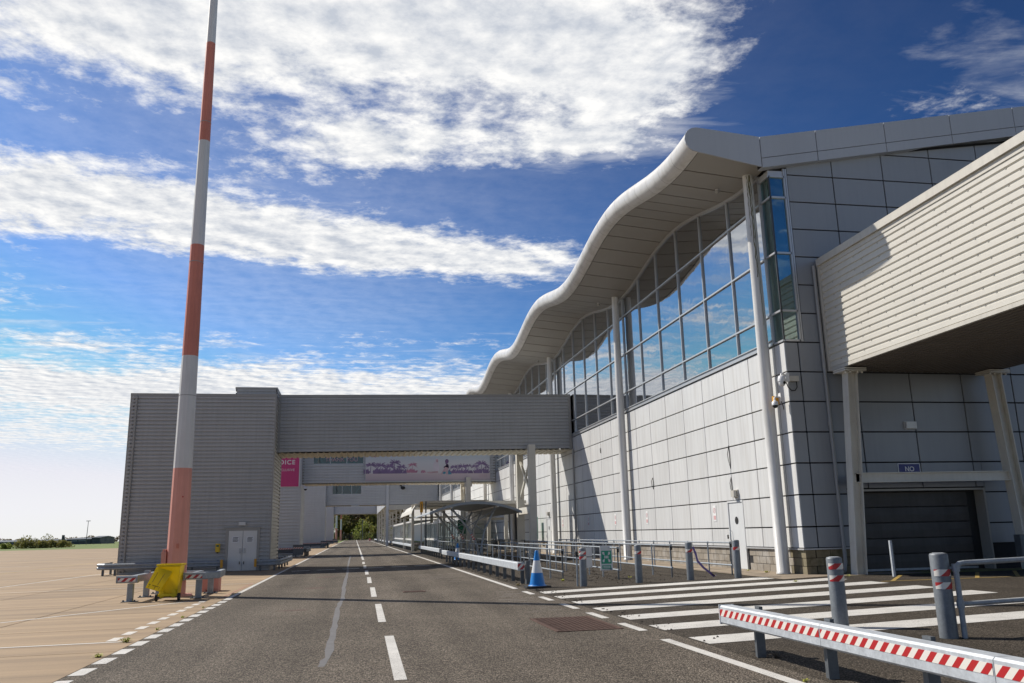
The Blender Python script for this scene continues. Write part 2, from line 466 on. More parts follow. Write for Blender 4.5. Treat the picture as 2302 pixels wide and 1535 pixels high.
def leaf_mat(name, col, col2):
    m = bpy.data.materials.new(name); m.use_nodes = True
    nt = m.node_tree; N, L = nt.nodes.new, nt.links.new
    b = nt.nodes['Principled BSDF']; b.inputs['Roughness'].default_value = .6
    geo = N('ShaderNodeNewGeometry'); nz = N('ShaderNodeTexNoise'); nz.inputs['Scale'].default_value = .35; nz.inputs['Detail'].default_value = 5
    L(geo.outputs['Position'], nz.inputs['Vector'])
    mx = N('ShaderNodeMix'); mx.data_type = 'RGBA'
    mr = N('ShaderNodeMapRange'); L(nz.outputs['Fac'], mr.inputs[0]); mr.inputs[1].default_value = .35; mr.inputs[2].default_value = .65
    L(mr.outputs[0], mx.inputs[0]); mx.inputs['A'].default_value = (*col, 1); mx.inputs['B'].default_value = (*col2, 1)
    L(mx.outputs['Result'], b.inputs['Base Color'])
    b.inputs['Transmission Weight'].default_value = 0
    tr = N('ShaderNodeBsdfTranslucent'); L(mx.outputs['Result'], tr.inputs['Color'])
    ms = N('ShaderNodeMixShader'); ms.inputs[0].default_value = .42
    out = nt.nodes['Material Output']
    L(b.outputs[0], ms.inputs[1]); L(tr.outputs[0], ms.inputs[2]); L(ms.outputs[0], out.inputs[0])
    return m
M['leaf_olive'] = leaf_mat('leaf_olive', (.17,.165,.042), (.28,.25,.075))
M['leaf_brown'] = leaf_mat('leaf_brown', (.17,.13,.06), (.27,.20,.095))
M['leaf_green'] = leaf_mat('leaf_green', (.18,.22,.04), (.29,.32,.07))
M['leaf_dark'] = leaf_mat('leaf_dark', (.11,.115,.036), (.19,.18,.06))

def ground_mats():
    # asphalt: exposed aggregate, wheel-worn patches and stains
    def base(name):
        m = bpy.data.materials.new(name); m.use_nodes = True
        nt = m.node_tree
        geo = nt.nodes.new('ShaderNodeNewGeometry')
        return m, nt, nt.nodes['Principled BSDF'], geo
    def noise(nt, geo, s, d=5, r=.6, stretch=None, rot=0):
        n = nt.nodes.new('ShaderNodeTexNoise'); n.inputs['Scale'].default_value = s; n.inputs['Detail'].default_value = d; n.inputs['Roughness'].default_value = r
        if stretch:
            mp = nt.nodes.new('ShaderNodeMapping'); mp.inputs['Scale'].default_value = stretch; mp.inputs['Rotation'].default_value = (0,0,rot)
            nt.links.new(geo.outputs['Position'], mp.inputs[0]); nt.links.new(mp.outputs[0], n.inputs['Vector'])
        else: nt.links.new(geo.outputs['Position'], n.inputs['Vector'])
        return n.outputs['Fac']
    def mr(nt, v, a, b, lo, hi):
        n = nt.nodes.new('ShaderNodeMapRange'); nt.links.new(v, n.inputs[0])
        for i, q in enumerate((a, b, lo, hi)): n.inputs[i+1].default_value = q
        return n.outputs[0]
    def mul(nt, *vs):
        o = vs[0]
        for v in vs[1:]:
            n = nt.nodes.new('ShaderNodeMath'); n.operation = 'MULTIPLY'; nt.links.new(o, n.inputs[0]); nt.links.new(v, n.inputs[1]); o = n.outputs[0]
        return o
    def scale(nt, col, f):
        n = nt.nodes.new('ShaderNodeVectorMath'); n.operation = 'SCALE'; n.inputs[0].default_value = col; nt.links.new(f, n.inputs['Scale']); return n.outputs[0]
    def asph(name, col, stain, tracks=False):
        m, nt, b, geo = base(name)
        b.inputs['Roughness'].default_value = .82; b.inputs['Specular IOR Level'].default_value = .12
        vo = nt.nodes.new('ShaderNodeTexVoronoi'); vo.inputs['Scale'].default_value = 48; nt.links.new(geo.outputs['Position'], vo.inputs['Vector'])
        sp = nt.nodes.new('ShaderNodeSeparateColor'); nt.links.new(vo.outputs['Color'], sp.inputs[0])
        agg = mr(nt, sp.outputs[0], 0, 1, .58, 1.5)
        pit = mr(nt, vo.outputs['Distance'], .25, .62, 1.12, .30)
        f = mul(nt, agg, pit, mr(nt, noise(nt, geo, 15, 4, .7), .3, .7, .74, 1.26), mr(nt, noise(nt, geo, .33, 5), .3, .7, .84, 1.16),
                mr(nt, noise(nt, geo, .5, 4, .6, (2.2, .12, 1)), .35, .7, 1.14, .80))
        if tracks:               # four tyre-polished lanes along the road
            sx = nt.nodes.new('ShaderNodeSeparateXYZ'); nt.links.new(geo.outputs['Position'], sx.inputs[0])
            def m2(op, a, b_):
                n = nt.nodes.new('ShaderNodeMath'); n.operation = op
                for i, q in enumerate((a, b_)):
                    if isinstance(q, (int, float)): n.inputs[i].default_value = q
                    else: nt.links.new(q, n.inputs[i])
                return n.outputs[0]
            acc = None
            for cx in (-2.35, -.72, 1.75, 3.35):
                d = m2('DIVIDE', m2('SUBTRACT', sx.outputs[0], cx), .30)
                g_ = m2('POWER', 2.718, m2('MULTIPLY', m2('MULTIPLY', d, d), -1.0))
                acc = g_ if acc is None else m2('ADD', acc, g_)
            f = m2('MULTIPLY', f, m2('SUBTRACT', 1.0, m2('MULTIPLY', acc, mr(nt, noise(nt, geo, .25, 5, .6, (1.5, .3, 1)), .3, .7, .02, .24))))
        c = scale(nt, col, f)
        mx = nt.nodes.new('ShaderNodeMix'); mx.data_type = 'RGBA'
        nt.links.new(mr(nt, noise(nt, geo, .42, 6, .7), .56, .75, 0, stain), mx.inputs[0])
        nt.links.new(c, mx.inputs['A']); mx.inputs['B'].default_value = (.035,.03,.022,1)
        nt.links.new(mx.outputs['Result'], b.inputs['Base Color'])
        bp = nt.nodes.new('ShaderNodeBump'); bp.inputs['Strength'].default_value = .9; bp.inputs['Distance'].default_value = .012
        nt.links.new(mr(nt, vo.outputs['Distance'], 0, .6, 1, 0), bp.inputs['Height']); nt.links.new(bp.outputs[0], b.inputs['Normal'])
        return m
    M['asphalt'] = asph('asphalt', (.225,.190,.152), .22, True)
    M['asphalt_dark'] = asph('asphalt_dark', (.115,.096,.076), .6)
    # concrete apron: buff, long tyre-scrub streaks, blotches
    m, nt, b, geo = base('concrete'); b.inputs['Roughness'].default_value = .85
    f = mul(nt, mr(nt, noise(nt, geo, .18, 6), .3, .7, .86, 1.14), mr(nt, noise(nt, geo, .9, 6, .65, (.10, 2.2, 1), .35), .3, .72, 1.16, .64),
            mr(nt, noise(nt, geo, 30, 3), .3, .7, .93, 1.07), mr(nt, noise(nt, geo, 2.0, 6, .7, (.06, 3.2, 1), .12), .55, .75, 1.0, .70))
    oi = nt.nodes.new('ShaderNodeObjectInfo')
    f = mul(nt, f, mr(nt, oi.outputs['Random'], 0, 1, .89, 1.08))
    nt.links.new(scale(nt, (.335,.232,.133), f), b.inputs['Base Color']); M['concrete'] = m
    m, nt, b, geo = base('path'); b.inputs['Roughness'].default_value = .9
    f = mul(nt, mr(nt, noise(nt, geo, .7, 6), .3, .7, .75, 1.2), mr(nt, noise(nt, geo, 25, 3), .3, .7, .9, 1.1))
    nt.links.new(scale(nt, (.27,.215,.155), f), b.inputs['Base Color']); M['path'] = m
    # worn thermoplastic marking: chips let the asphalt show
    for nm, col, wear in (('paint', (.60,.58,.54), .575), ('paint_worn', (.46,.44,.40), .52), ('paint_apron', (.60,.56,.50), .64), ('paint_yellow', (.42,.28,.06), .55), ('paint_pink', (.46,.20,.14), .52)):
        m, nt, b, geo = base(nm); b.inputs['Roughness'].default_value = .7
        w = mul(nt, mr(nt, noise(nt, geo, 85, 4, .7), wear-.05, wear+.05, 0, 1), mr(nt, noise(nt, geo, 1.3, 4), .35, .6, .25, 1))
        mx = nt.nodes.new('ShaderNodeMix'); mx.data_type = 'RGBA'; nt.links.new(w, mx.inputs[0])
        nt.links.new(scale(nt, col, mr(nt, noise(nt, geo, 2.2, 5), .3, .7, .88, 1.1)), mx.inputs['A'])
        mx.inputs['B'].default_value = (.10,.085,.07,1)
        nt.links.new(mx.outputs['Result'], b.inputs['Base Color']); M[nm] = m
    M['seal'] = mat('seal', (.135,.128,.125), .6, 0, .12, 3)
    m, nt, b, geo = base('grass'); b.inputs['Roughness'].default_value = .9
    f = mul(nt, mr(nt, noise(nt, geo, .05, 6, .7), .3, .7, .7, 1.3), mr(nt, noise(nt, geo, 1.2, 5), .3, .7, .8, 1.2))
    nt.links.new(scale(nt, (.115,.155,.015), f), b.inputs['Base Color']); M['grass'] = m
ground_mats()

def tape_mat(name, period=.155, ax='y', slope=1.0):
    """red and white diagonal hazard tape, laid along a world axis"""
    m = bpy.data.materials.new(name); m.use_nodes = True
    nt = m.node_tree; N, L = nt.nodes.new, nt.links.new; b = nt.nodes['Principled BSDF']; b.inputs['Roughness'].default_value = .4
    geo = N('ShaderNodeNewGeometry'); sp = N('ShaderNodeSeparateXYZ'); L(geo.outputs['Position'], sp.inputs[0])
    a = N('ShaderNodeMath'); a.operation = 'MULTIPLY_ADD'; L(sp.outputs[2], a.inputs[0]); a.inputs[1].default_value = slope; L(sp.outputs['XYZ'.index(ax.upper())], a.inputs[2])
    d = N('ShaderNodeMath'); d.operation = 'DIVIDE'; L(a.outputs[0], d.inputs[0]); d.inputs[1].default_value = period
    f = N('ShaderNodeMath'); f.operation = 'FRACT'; L(d.outputs[0], f.inputs[0])
    g = N('ShaderNodeMath'); g.operation = 'GREATER_THAN'; L(f.outputs[0], g.inputs[0]); g.inputs[1].default_value = .5
    mx = N('ShaderNodeMix'); mx.data_type = 'RGBA'; L(g.outputs[0], mx.inputs[0])
    mx.inputs['A'].default_value = (.72,.68,.62,1); mx.inputs['B'].default_value = (.42,.015,.018,1)
    L(mx.outputs['Result'], b.inputs['Base Color'])
    return m
M['tape_y'] = tape_mat('tape_y', .165, 'y', 1.0)
M['tape_x'] = tape_mat('tape_x', .20, 'x', -1.0)
M['tape_b'] = tape_mat('tape_b', .24, 'x', -1.2)
# ------------------------------------------------------------------ ground levels
GX = [-4000, -14, -4, 4.5, 12.9, 4000]; GZ = [-.35, -.32, -.27, -.23, 0, 0]
def gz(x):
    for i in range(len(GX)-1):
        if x <= GX[i+1]:
            t = (x-GX[i])/(GX[i+1]-GX[i]); return GZ[i]+t*(GZ[i+1]-GZ[i])
    return 0.0
def sheet(mb, x0, x1, y0, y1, off=0.0, skew=0.0):
    """level strip that follows the falls of the ground"""
    xs = [x0] + [x for x in GX if x0 < x < x1] + [x1]
    for a, b in zip(xs[:-1], xs[1:]):
        mb.quad((a,y0+skew*(a-x0),gz(a)+off),(b,y0+skew*(b-x0),gz(b)+off),(b,y1+skew*(b-x0),gz(b)+off),(a,y1+skew*(a-x0),gz(a)+off))
    return mb
def struct(name, mb, m):
    return tag(mb.build(name, M[m]), kind='structure')
def strip(mb, pts, w, off):
    """painted line along plan points"""
    for (a, b) in zip(pts[:-1], pts[1:]):
        a = Vector((a[0], a[1])); b = Vector((b[0], b[1])); d = (b-a).normalized(); n = Vector((-d.y, d.x))*w/2
        q = [a-n, b-n, b+n, a+n]
        mb.add([(p.x, p.y, gz(p.x)+off) for p in q], [(0,1,2,3)])
    return mb

XL, XR = -3.58, 4.95                     # road edges
g = MB(); sheet(g, -3500, 3500, -60, 5000, -.06); struct('ground', g, 'grass')
g = MB(); sheet(g, -220, XL, -40, 226, -.02); apron = struct('apron', g, 'joint_tar')
SX, SY = 3.55, 3.65
for i in range(7):
    for j in range(12):
        xa, xb = XL-(i+1)*SX+.016, XL-i*SX-.016
        ya, yb = 7.2+j*SY+.016, 7.2+(j+1)*SY-.016
        mb = MB(); za, zb = gz(xa), gz(xb)
        mb.add([(xa,ya,za),(xb,ya,zb),(xb,yb,zb),(xa,yb,za),(xa,ya,za-.03),(xb,ya,zb-.03),(xb,yb,zb-.03),(xa,yb,za-.03)],
               [(0,1,2,3),(4,5,1,0),(5,6,2,1),(6,7,3,2),(7,4,0,3)])
        mb.build('slab', M['concrete'], apron, origin=((xa+xb)/2,(ya+yb)/2,za))
g = MB(); sheet(g, -220, XL-7*SX-.012, -40, 226, 0); sheet(g, XL-7*SX-.012, XL, 7.2+12*SY+.012, 226, 0); sheet(g, XL-7*SX-.012, XL, -40, 7.2-.012, 0)
g.build('slab_field', M['concrete'], apron, kind='stuff')
g = MB(); sheet(g, XL, XR, -40, 330, .001); road = struct('road', g, 'asphalt')
g = MB(); sheet(g, XR, 11.6, -40, 330, .0); sheet(g, 11.6, 70, -40, 21.9, .0); fore = struct('forecourt', g, 'asphalt_dark')
g = MB(); sheet(g, 11.6, 12.95, 21.9, 150, .012); sheet(g, 12.95, 16.0, 21.9, 22.9, .012)
sheet(g, 11.6, 11.601, 21.9, 150, .012)
path = struct('footpath', g, 'path')

# --- faint yellow hatching before the roller door, pale scuffs by the crossing
for k in range(5):
    mb = MB(); strip(mb, [(13.2+1.2*k,19.4),(15.0+1.2*k,21.6)], .10, .005); mb.build('yellow_hatch', M['paint_yellow'], fore)
mb = MB(); strip(mb, [(12.9,19.4),(19.4,19.4)], .10, .0055); mb.build('yellow_hatch', M['paint_yellow'], fore)
rr = random.Random(21); mb = MB()
for k in range(160):
    cx, cy = (rr.gauss(4.15,.28), rr.gauss(21.0,1.7)) if k % 2 else (rr.gauss(3.3,.5), rr.gauss(34,2.2))
    l = rr.uniform(.05,.35); w = rr.uniform(.008,.03); a = rr.uniform(-.5,.2)
    dx, dy = math.cos(a)*l, math.sin(a)*l*.5
    if cx+l > 4.58: continue
    zq = .0025+k*.00003; mb.add([(cx-dx,cy-dy-w,gz(cx)+zq),(cx+dx,cy+dy-w*.3,gz(cx)+zq),(cx+dx,cy+dy+w*.5,gz(cx)+zq),(cx-dx,cy-dy+w,gz(cx)+zq)], [(0,1,2,3)])
mb.build('chalky_scuffs', M['scuff'], road, kind='stuff')
# --- road markings
def mark(name, parent, m, fn):
    mb = MB(); fn(mb); return mb.build(name, M[m], parent)
for a, b in ((10.34,14.75),(17.1,21.5),(24.0,28.3),(30.9,35.2),(37.6,42.0),(44.6,48.8),(51.4,55.6)):
    mark('centre_dash', road, 'paint', lambda mb: strip(mb, [(.56,a),(.60,b)], .15, .005))
mark('centre_dash', road, 'paint', lambda mb: strip(mb, [(.53,4.0),(.55,8.2)], .15, .005))
mark('centre_line', road, 'paint', lambda mb: strip(mb, [(.62,60),(.72,325)], .15, .005))
mark('edge_line', road, 'paint', lambda mb: strip(mb, [(4.66,2.0),(4.62,12.55)], .15, .005))
mark('edge_line', road, 'paint', lambda mb: strip(mb, [(4.68,24.9),(4.75,325)], .15, .005))
for a, b in ((23.7,22.5),(21.57,20.3),(19.3,17.94),(17.02,15.83),(14.9,13.68)):
    mark('edge_dash', road, 'paint', lambda mb: strip(mb, [(4.69,b),(4.69,a)], .15, .005))
for k in range(7):
    y0 = 22.8-1.775*k
    mark('zebra_stripe', fore, 'paint', lambda mb: sheet(mb, 5.0+.15*0, 12.75, y0-.39, y0+.39, .0165 if False else .005, 0))
mark('edge_line', road, 'paint', lambda mb: strip(mb, [(-3.50,25.7),(-3.50,325)], .14, .005))
y = 4.1
while y < 25.2:
    mark('edge_dash', road, 'paint', lambda mb: strip(mb, [(-3.47,y),(-3.47,y+.62)], .2, .005)); y += 1.0
y = 15.95
while y < 25.2:
    mark('edge_dash', apron, 'paint_apron', lambda mb: strip(mb, [(-4.06,y),(-4.06,y+.56)], .17, .004)); y += .96
for pts, w, m in (([(-7.57,20.73),(-4.4,25.2)], .11, 'paint_apron'), ([(-16,15.5),(-3.8,15.8)], .10, 'paint_apron'), ([(-30,31.3),(-3.7,33.8)], .08, 'paint_apron'),
                  ([(-14.2,34.0),(-13.0,55)], .12, 'paint_apron'), ([(-20.0,50),(-21.2,80)], .15, 'paint_yellow'), ([(-60,50),(-12.9,60)], .15, 'paint_apron'),
                  ([(-90,90),(-13,96)], .2, 'paint_apron'), ([(-110,75),(-24,70)], .2, 'paint_apron'), ([(-3.75,26),(-3.75,34)], .05, 'paint_pink'), ([(-40,21.4),(-7.57,20.73)], .11, 'paint_apron')):
    mark('painted_line', apron, m, lambda mb: strip(mb, pts, w, .004))
for k in range(6):
    mark('give_way_dash', road, 'paint', lambda mb: strip(mb, [(-3.05+1.24*k,44.2+.3*k),(-2.2+1.24*k,44.4+.3*k)], .4, .005))
    mark('give_way_dash', road, 'paint', lambda mb: strip(mb, [(-2.9+1.29*k,70.3+.5*k),(-2.2+1.29*k,70.6+.5*k)], .32, .005))
    mark('give_way_dash', road, 'paint', lambda mb: strip(mb, [(-2.9+1.29*k,128),(-2.2+1.29*k,128.2)], .4, .005))
mark('cross_line', road, 'paint_worn', lambda mb: strip(mb, [(-3.4,99.5),(4.3,112)], .15, .005))
# crack sealing band, worn patches, covers
pts = [(-.40,11.7),(-.33,12.8),(-.34,14.8),(-.33,17.3),(-.37,20.7),(-.27,23.7),(-.30,25.5),(-.32,30),(-.28,38),(-.33,50),(-.27,80)]
mb = MB(); n = len(pts)
rr = random.Random(3); vs = []
fine = []
for (a, b) in zip(pts[:-1], pts[1:]):
    for k in range(4): t = k/4; fine.append((a[0]+(b[0]-a[0])*t, a[1]+(b[1]-a[1])*t))
for (x, y) in fine:
    w = .05+rr.uniform(-.018,.018); x += rr.uniform(-.015,.015)
    vs += [(x-w,y,gz(x)+.004),(x+w,y,gz(x)+.004)]
mb.add(vs, [(2*i,2*i+1,2*i+3,2*i+2) for i in range(len(fine)-1)])
mb.build('crack_seal', M['seal'], road)
rr = random.Random(11)
for (cx, cy, rx, ry) in ((-1.1,36.6,.45,.5),(-1.25,29.15,.38,.32),(-1.36,20.7,.42,.16)):
    vs = [(cx+rx*math.cos(t)*rr.uniform(.7,1.1), cy+ry*math.sin(t)*rr.uniform(.7,1.1), 0) for t in [k*math.pi/7 for k in range(14)]]
    MB().add([(x, yy, gz(x)+.004) for x, yy, _ in vs], [tuple(range(14))]).build('worn_patch', M['grate'], road)
def grate(x0, x1, y0, y1, label):
    t = thing('drain_grate', ((x0+x1)/2,(y0+y1)/2,gz(x0)), label, 'drain cover')
    z = lambda x: gz(x)+.003
    mb = MB(); sheet(mb, x0, x1, y0, y1, .003); mb.build('pit', M['black'], t)
    fr = MB()
    for a, b, c, d in ((x0-.03,x1+.03,y0-.03,y0+.02),(x0-.03,x1+.03,y1-.02,y1+.03),(x0-.03,x0+.02,y0,y1),(x1-.02,x1+.03,y0,y1),(x0,x1,(y0+y1)/2-.015,(y0+y1)/2+.015)):
        fr.box(a, b, c, d, z(a)-.02, z(a)+.012)
    fr.build('frame', M['grate'], t)
    n = max(3, int((y1-y0)/.07))
    br = MB()
    for k in range(n):
        yy = y0+(k+.5)*(y1-y0)/n
        br.box(x0, x1, yy-.017, yy+.017, z(x0)-.01, z(x0)+.010)
    for k in range(12):
        xx = x0+(k+.5)*(x1-x0)/12; br.box(xx-.012, xx+.012, y0, y1, z(xx)-.01, z(xx)+.008)
    br.build('bar_grid', M['grate'], t)
grate(3.36, 4.46, 14.13, 16.33, 'rusty double drain cover set in the road beside the zebra crossing')
grate(1.45, 2.05, 25.3, 25.75, 'small rusty gully grate in the road beyond the mast shadow')

# ------------------------------------------------------------------ terminal building
P0, BAY, NB = 23.75, 14.65, 8
YC, YE = 22.95, 23.75+14.65*8            # near corner, far end
WX = 12.9                                # long wall plane
def zw(y): return 13.15-.45*math.cos(2*math.pi*(y-24.1)/BAY)
term = thing('terminal_building', (WX, YC, 0), 'long terminal with wavy overhanging roof, tall glazing and pale panel walls', 'building')
ROWS = [.745, 1.36, 2.29, 3.22, 4.15, 5.08, 6.0, 6.93]
GAP = .019
def rect_panel(cache={}):
    def f(y0, y1, z0, z1, parent, m, face='-x', at=0.0, name='cladding_panel', th=.05):
        k = (round(y1-y0,3), round(z1-z0,3), face, m, th)
        if k not in cache:
            w, h = (y1-y0)/2, (z1-z0)/2; mb = MB(); c = .006
            if face == '-x':
                mb.add([(0,-w+c,-h+c),(0,w-c,-h+c),(0,w-c,h-c),(0,-w+c,h-c),(th,-w,-h),(th,w,-h),(th,w,h),(th,-w,h),(c,-w,-h),(c,w,-h),(c,w,h),(c,-w,h)],
                       [(0,1,2,3),(8,9,1,0),(9,10,2,1),(10,11,3,2),(11,8,0,3),(4,5,9,8),(5,6,10,9),(6,7,11,10),(7,4,8,11)])
            else:
                mb.add([(-w+c,0,-h+c),(w-c,0,-h+c),(w-c,0,h-c),(-w+c,0,h-c),(-w,th,-h),(w,th,-h),(w,th,h),(-w,th,h),(-w,c,-h),(w,c,-h),(w,c,h),(-w,c,h)],
                       [(0,1,2,3),(8,9,1,0),(9,10,2,1),(10,11,3,2),(11,8,0,3),(4,5,9,8),(5,6,10,9),(6,7,11,10),(7,4,8,11)])
            me = mb.mesh(name); me.materials.append(M[m]); cache[k] = me
        c = ((at, (y0+y1)/2, (z0+z1)/2) if face == '-x' else ((y0+y1)/2, at, (z0+z1)/2))
        return put(name, cache[k], parent, c)
    return f
panel = rect_panel()
# structural core behind the joints
mb = MB(); mb.box(WX+.06, WX+.5, YC+.06, YE, 0, 7.0); mb.box(WX+.06, 14.5, YC+.06, YC+.4, 0, 12.9); mb.box(14.5, 19.15, YC+.06, YC+.4, 2.42, 13.2); mb.box(19.15, 50, YC+.06, YC+.4, 0, 13.2)
mb.build('wall_core', M['backing'], term)
# long wall: panels each built as far as they can be told apart
DOORS = [(26.68, 27.9, 2.29), (55.4, 56.6, 2.29), (67.0, 71.0, 2.9)]
edges = [YC+.0, 23.6, 25.45] + [27.4+1.953*k for k in range(60)]
edges = [e for e in edges if e < YE]
far = MB(); count = 0
for a, b in zip(edges[:-1], edges[1:]):
    for z0, z1 in zip(ROWS[:-1], ROWS[1:]):
        spans = [(a, b)]
        for (da, db, dz) in DOORS:
            if z0 < dz-.05:
                ns = []
                for (p, q) in spans:
                    if q <= da or p >= db: ns.append((p, q)); continue
                    if p < da: ns.append((p, da))
                    if q > db: ns.append((db, q))
                spans = ns
        for (p, q) in spans:
            if q-p < .08: continue
            if b < 76: panel(p+GAP, q-GAP, z0+GAP, z1-GAP, term, 'panel', '-x', WX)
            else: far.box(WX, WX+.05, p+.02, q-.02, z0+.02, z1-.02)
far.build('far_cladding', M['panel'], term, kind='stuff')
# plinth of concrete blocks, mortar recessed
mb = MB(); mb.box(WX+.075, WX+.3, YC+.09, YE, 0, .70)
mb.box(WX+.075, 14.5, YC+.09, YC+.3, 0, .70); mb.build('plinth_mortar', M['mortar'], term)
bl = {}
def block(w, face, m):
    k = (round(w,3), face, m)
    if k not in bl:
        mb = MB(); h = .108; c = .006
        if face == '-x': mb.cbox(0, .12, -w/2, w/2, -h, h, c)
        else: mb.cbox(-w/2, w/2, 0, .12, -h, h, c)
        me = mb.mesh('block'); me.materials.append(M[m]); bl[k] = me
    return bl[k]
for r in range(3):
    zc = .013+.108+r*.231
    y = YC + (.0 if r % 2 == 0 else .225)
    if r % 2: put('block', block(.20, '-x', 'mossblock'), term, (WX+.035, YC+.105, zc))
    while y < 47:
        a, b = y+.006, y+.444; y += .45
        if any(b > d0 and a < d1 for d0, d1, _ in DOORS): 
            continue
        put('block', block(.438, '-x', 'mossblock' if a < 23.6 else 'block'), term, (WX+.035, (a+b)/2, zc))
    x = WX+.165 + (.0 if r % 2 else .225)
    if not r % 2: put('block', block(.20, '-y', 'mossblock'), term, (WX+.265, YC+.035, zc))
    while x < 14.25:
        put('block', block(.438, '-y', 'mossblock'), term, (x+.225, YC+.035, zc)); x += .45
mb = MB(); mb.box(WX+.035, WX+.1, 47, YE, 0, .70); mb.build('far_plinth', M['block'], term)
# flashings: plinth drip and window sill
mb = MB()
ys = [YC-.03] + [v for d in DOORS for v in d[:2]] + [YE]
for a, b in zip(ys[::2], ys[1::2]): mb.box(WX-.035, WX+.06, a, b, .70, .742)
mb.box(WX+.06, 14.45, YC-.035, YC+.06, .70, .742); mb.build('plinth_flashing', M['flash'], term)
mb = MB(); mb.box(WX-.05, WX+.12, 23.6, YE, 6.945, 6.985); mb.box(WX-.02, WX+.12, 23.6, YE, 7.0, 7.09); mb.box(WX-.06, WX+.12, 23.6, YE, 7.10, 7.14)
mb.build('window_sill', M['mullion'], term)
# glazing of the long wall
TR = [7.15, 7.93, 9.82, 11.70]
y_m = [23.62+2.4417*k for k in range(int((YE-23.62)/2.4417)+1)]
for k, (a, b) in enumerate(zip(y_m[:-1], y_m[1:])):
    for r in range(4):
        z0 = TR[r]+.02
        if r < 3:
            poly = [(a+.02,z0),(b-.02,z0),(b-.02,TR[r+1]-.02),(a+.02,TR[r+1]-.02)]
        else:
            n = 5; top = [(a+.02+(b-a-.04)*i/n) for i in range(n+1)]
            poly = [(a+.02,z0),(b-.02,z0)] + [(t, zw(t)-.03) for t in reversed(top)]
        mb = MB(); mb.prism(poly, 0, WX+.03, WX+.042); mb.build('window_pane', M['glass'], term, origin=(WX+.03,(a+b)/2,z0))
for k, a in enumerate(y_m):
    mb = MB(); mb.box(WX-.03, WX+.12, a-.025, a+.025, 7.14, zw(a)-.02); mb.build('mullion', M['mullion'], term)
for z in TR[1:]:
    for bay in range(NB):
        a, b = P0+BAY*bay-.1, P0+BAY*(bay+1)-.1
        mb = MB(); mb.box(WX-.034, WX+.116, a+.002, b-.002, z-.028, z+.028); mb.build('transom', M['mullion'], term)
mb = MB(); n = NB*16
prof = []
for i in range(n):
    a = 23.6+(YE-23.6)*i/n; b = 23.6+(YE-23.6)*(i+1)/n
    mb.add([(WX-.04,a,zw(a)-.09),(WX-.04,b,zw(b)-.09),(WX-.04,b,zw(b)+.02),(WX-.04,a,zw(a)+.02),(WX+.1,a,zw(a)-.09),(WX+.1,b,zw(b)-.09)], [(0,1,2,3),(0,4,5,1)])
mb.build('head_frame', M['mullion'], term)
# corner window
CX = WX-.13+.0
for r in range(4):
    z0 = (6.98 if r == 0 else TR[r])+.03; z1 = (TR[r+1] if r < 3 else 12.42)-.03
    MB().box(WX+.02, WX+.032, YC+.05, 23.52, z0, z1).build('corner_pane', M['glass_corner'], term)
    MB().box(WX+.06, 13.42, YC+.02, YC+.032, z0, z1).build('corner_pane', M['glass_corner'], term)
for z in [6.98]+TR[1:]+[12.42]:
    MB().box(WX-.03, WX+.05, YC-.0, 23.58, z-.03, z+.03).box(WX+.05, 13.46, YC-.03, YC+.05, z-.03, z+.03).build('transom', M['mullion'], term)
MB().box(WX+.0, WX+.05, YC+.0, YC+.05, 7.0, 12.42).build('mullion', M['mullion_dark'], term)
MB().box(WX-.03, WX+.1, 23.52, 23.6, 6.95, 12.6).build('mullion', M['mullion'], term)
MB().box(13.42, 13.48, YC-.03, YC+.1, 6.95, 12.7).build('mullion', M['mullion'], term)
MB().box(13.50, 13.55, YC-.02, YC+.1, 6.95, 12.7).build('mullion', M['mullion'], term)
mb = MB(); mb.box(WX, WX+.05, YC+.0, 23.6, 12.46, 12.62); mb.box(WX+.05, 13.5, YC, YC+.05, 12.46, 12.62); mb.build('head_frame', M['mullion'], term)
# the rooms seen through the glass
mb = MB(); mb.box(WX+.5, 40, YC+.5, YE-.3, 6.6, 6.85); mb.build('upper_floor', M['interior'], term)
mb = MB(); mb.box(27, 27.3, YC+.5, YE-.3, 6.9, 15.2); mb.build('inner_wall', M['interior'], term)
for k in range(10):
    yy = 24.9+BAY/2*k; MB().box(15.6, 16.0, yy-.15, yy+.15, 6.85, 13.2).build('inner_column', M['interior_light'], term)
MB().box(14.6, 14.7, YC+.45, 26.0, 6.86, 12.5).build('inner_wall', M['interior_light'], term)
# columns
for k in range(NB+1):
    yy = P0+BAY*k
    mb = MB(); mb.lathe([(.21,0),(.21,.05),(.195,.06),(.19,6),(.16,zw(yy)+.12)], 20, (WX-.30, yy, .012))
    mb.build('column', M['column'], term)
# moss grown down the first column from a leaking gutter
rr = random.Random(8)
for (a0, w0, z_lo) in ((math.pi*1.42, .34, 9.2), (math.pi*1.30, .16, 10.6), (math.pi*1.52, .2, 7.6)):
    vs = []; n = 26; cx_, cy_ = WX-.30, P0
    for k in range(n+1):
        z = 12.72-(12.72-z_lo)*k/n; r_ = .19-.03*(z-6)/6.8+.004
        w = w0*(1-.55*k/n)*rr.uniform(.5,1.1); c = a0+rr.uniform(-.12,.12)
        vs += [(cx_+r_*math.cos(c-w/2), cy_+r_*math.sin(c-w/2), z), (cx_+r_*math.cos(c+w/2), cy_+r_*math.sin(c+w/2), z)]
    MB().add(vs, [(2*k,2*k+1,2*k+3,2*k+2) for k in range(n)], True).build('moss_stain', M['moss'], term)
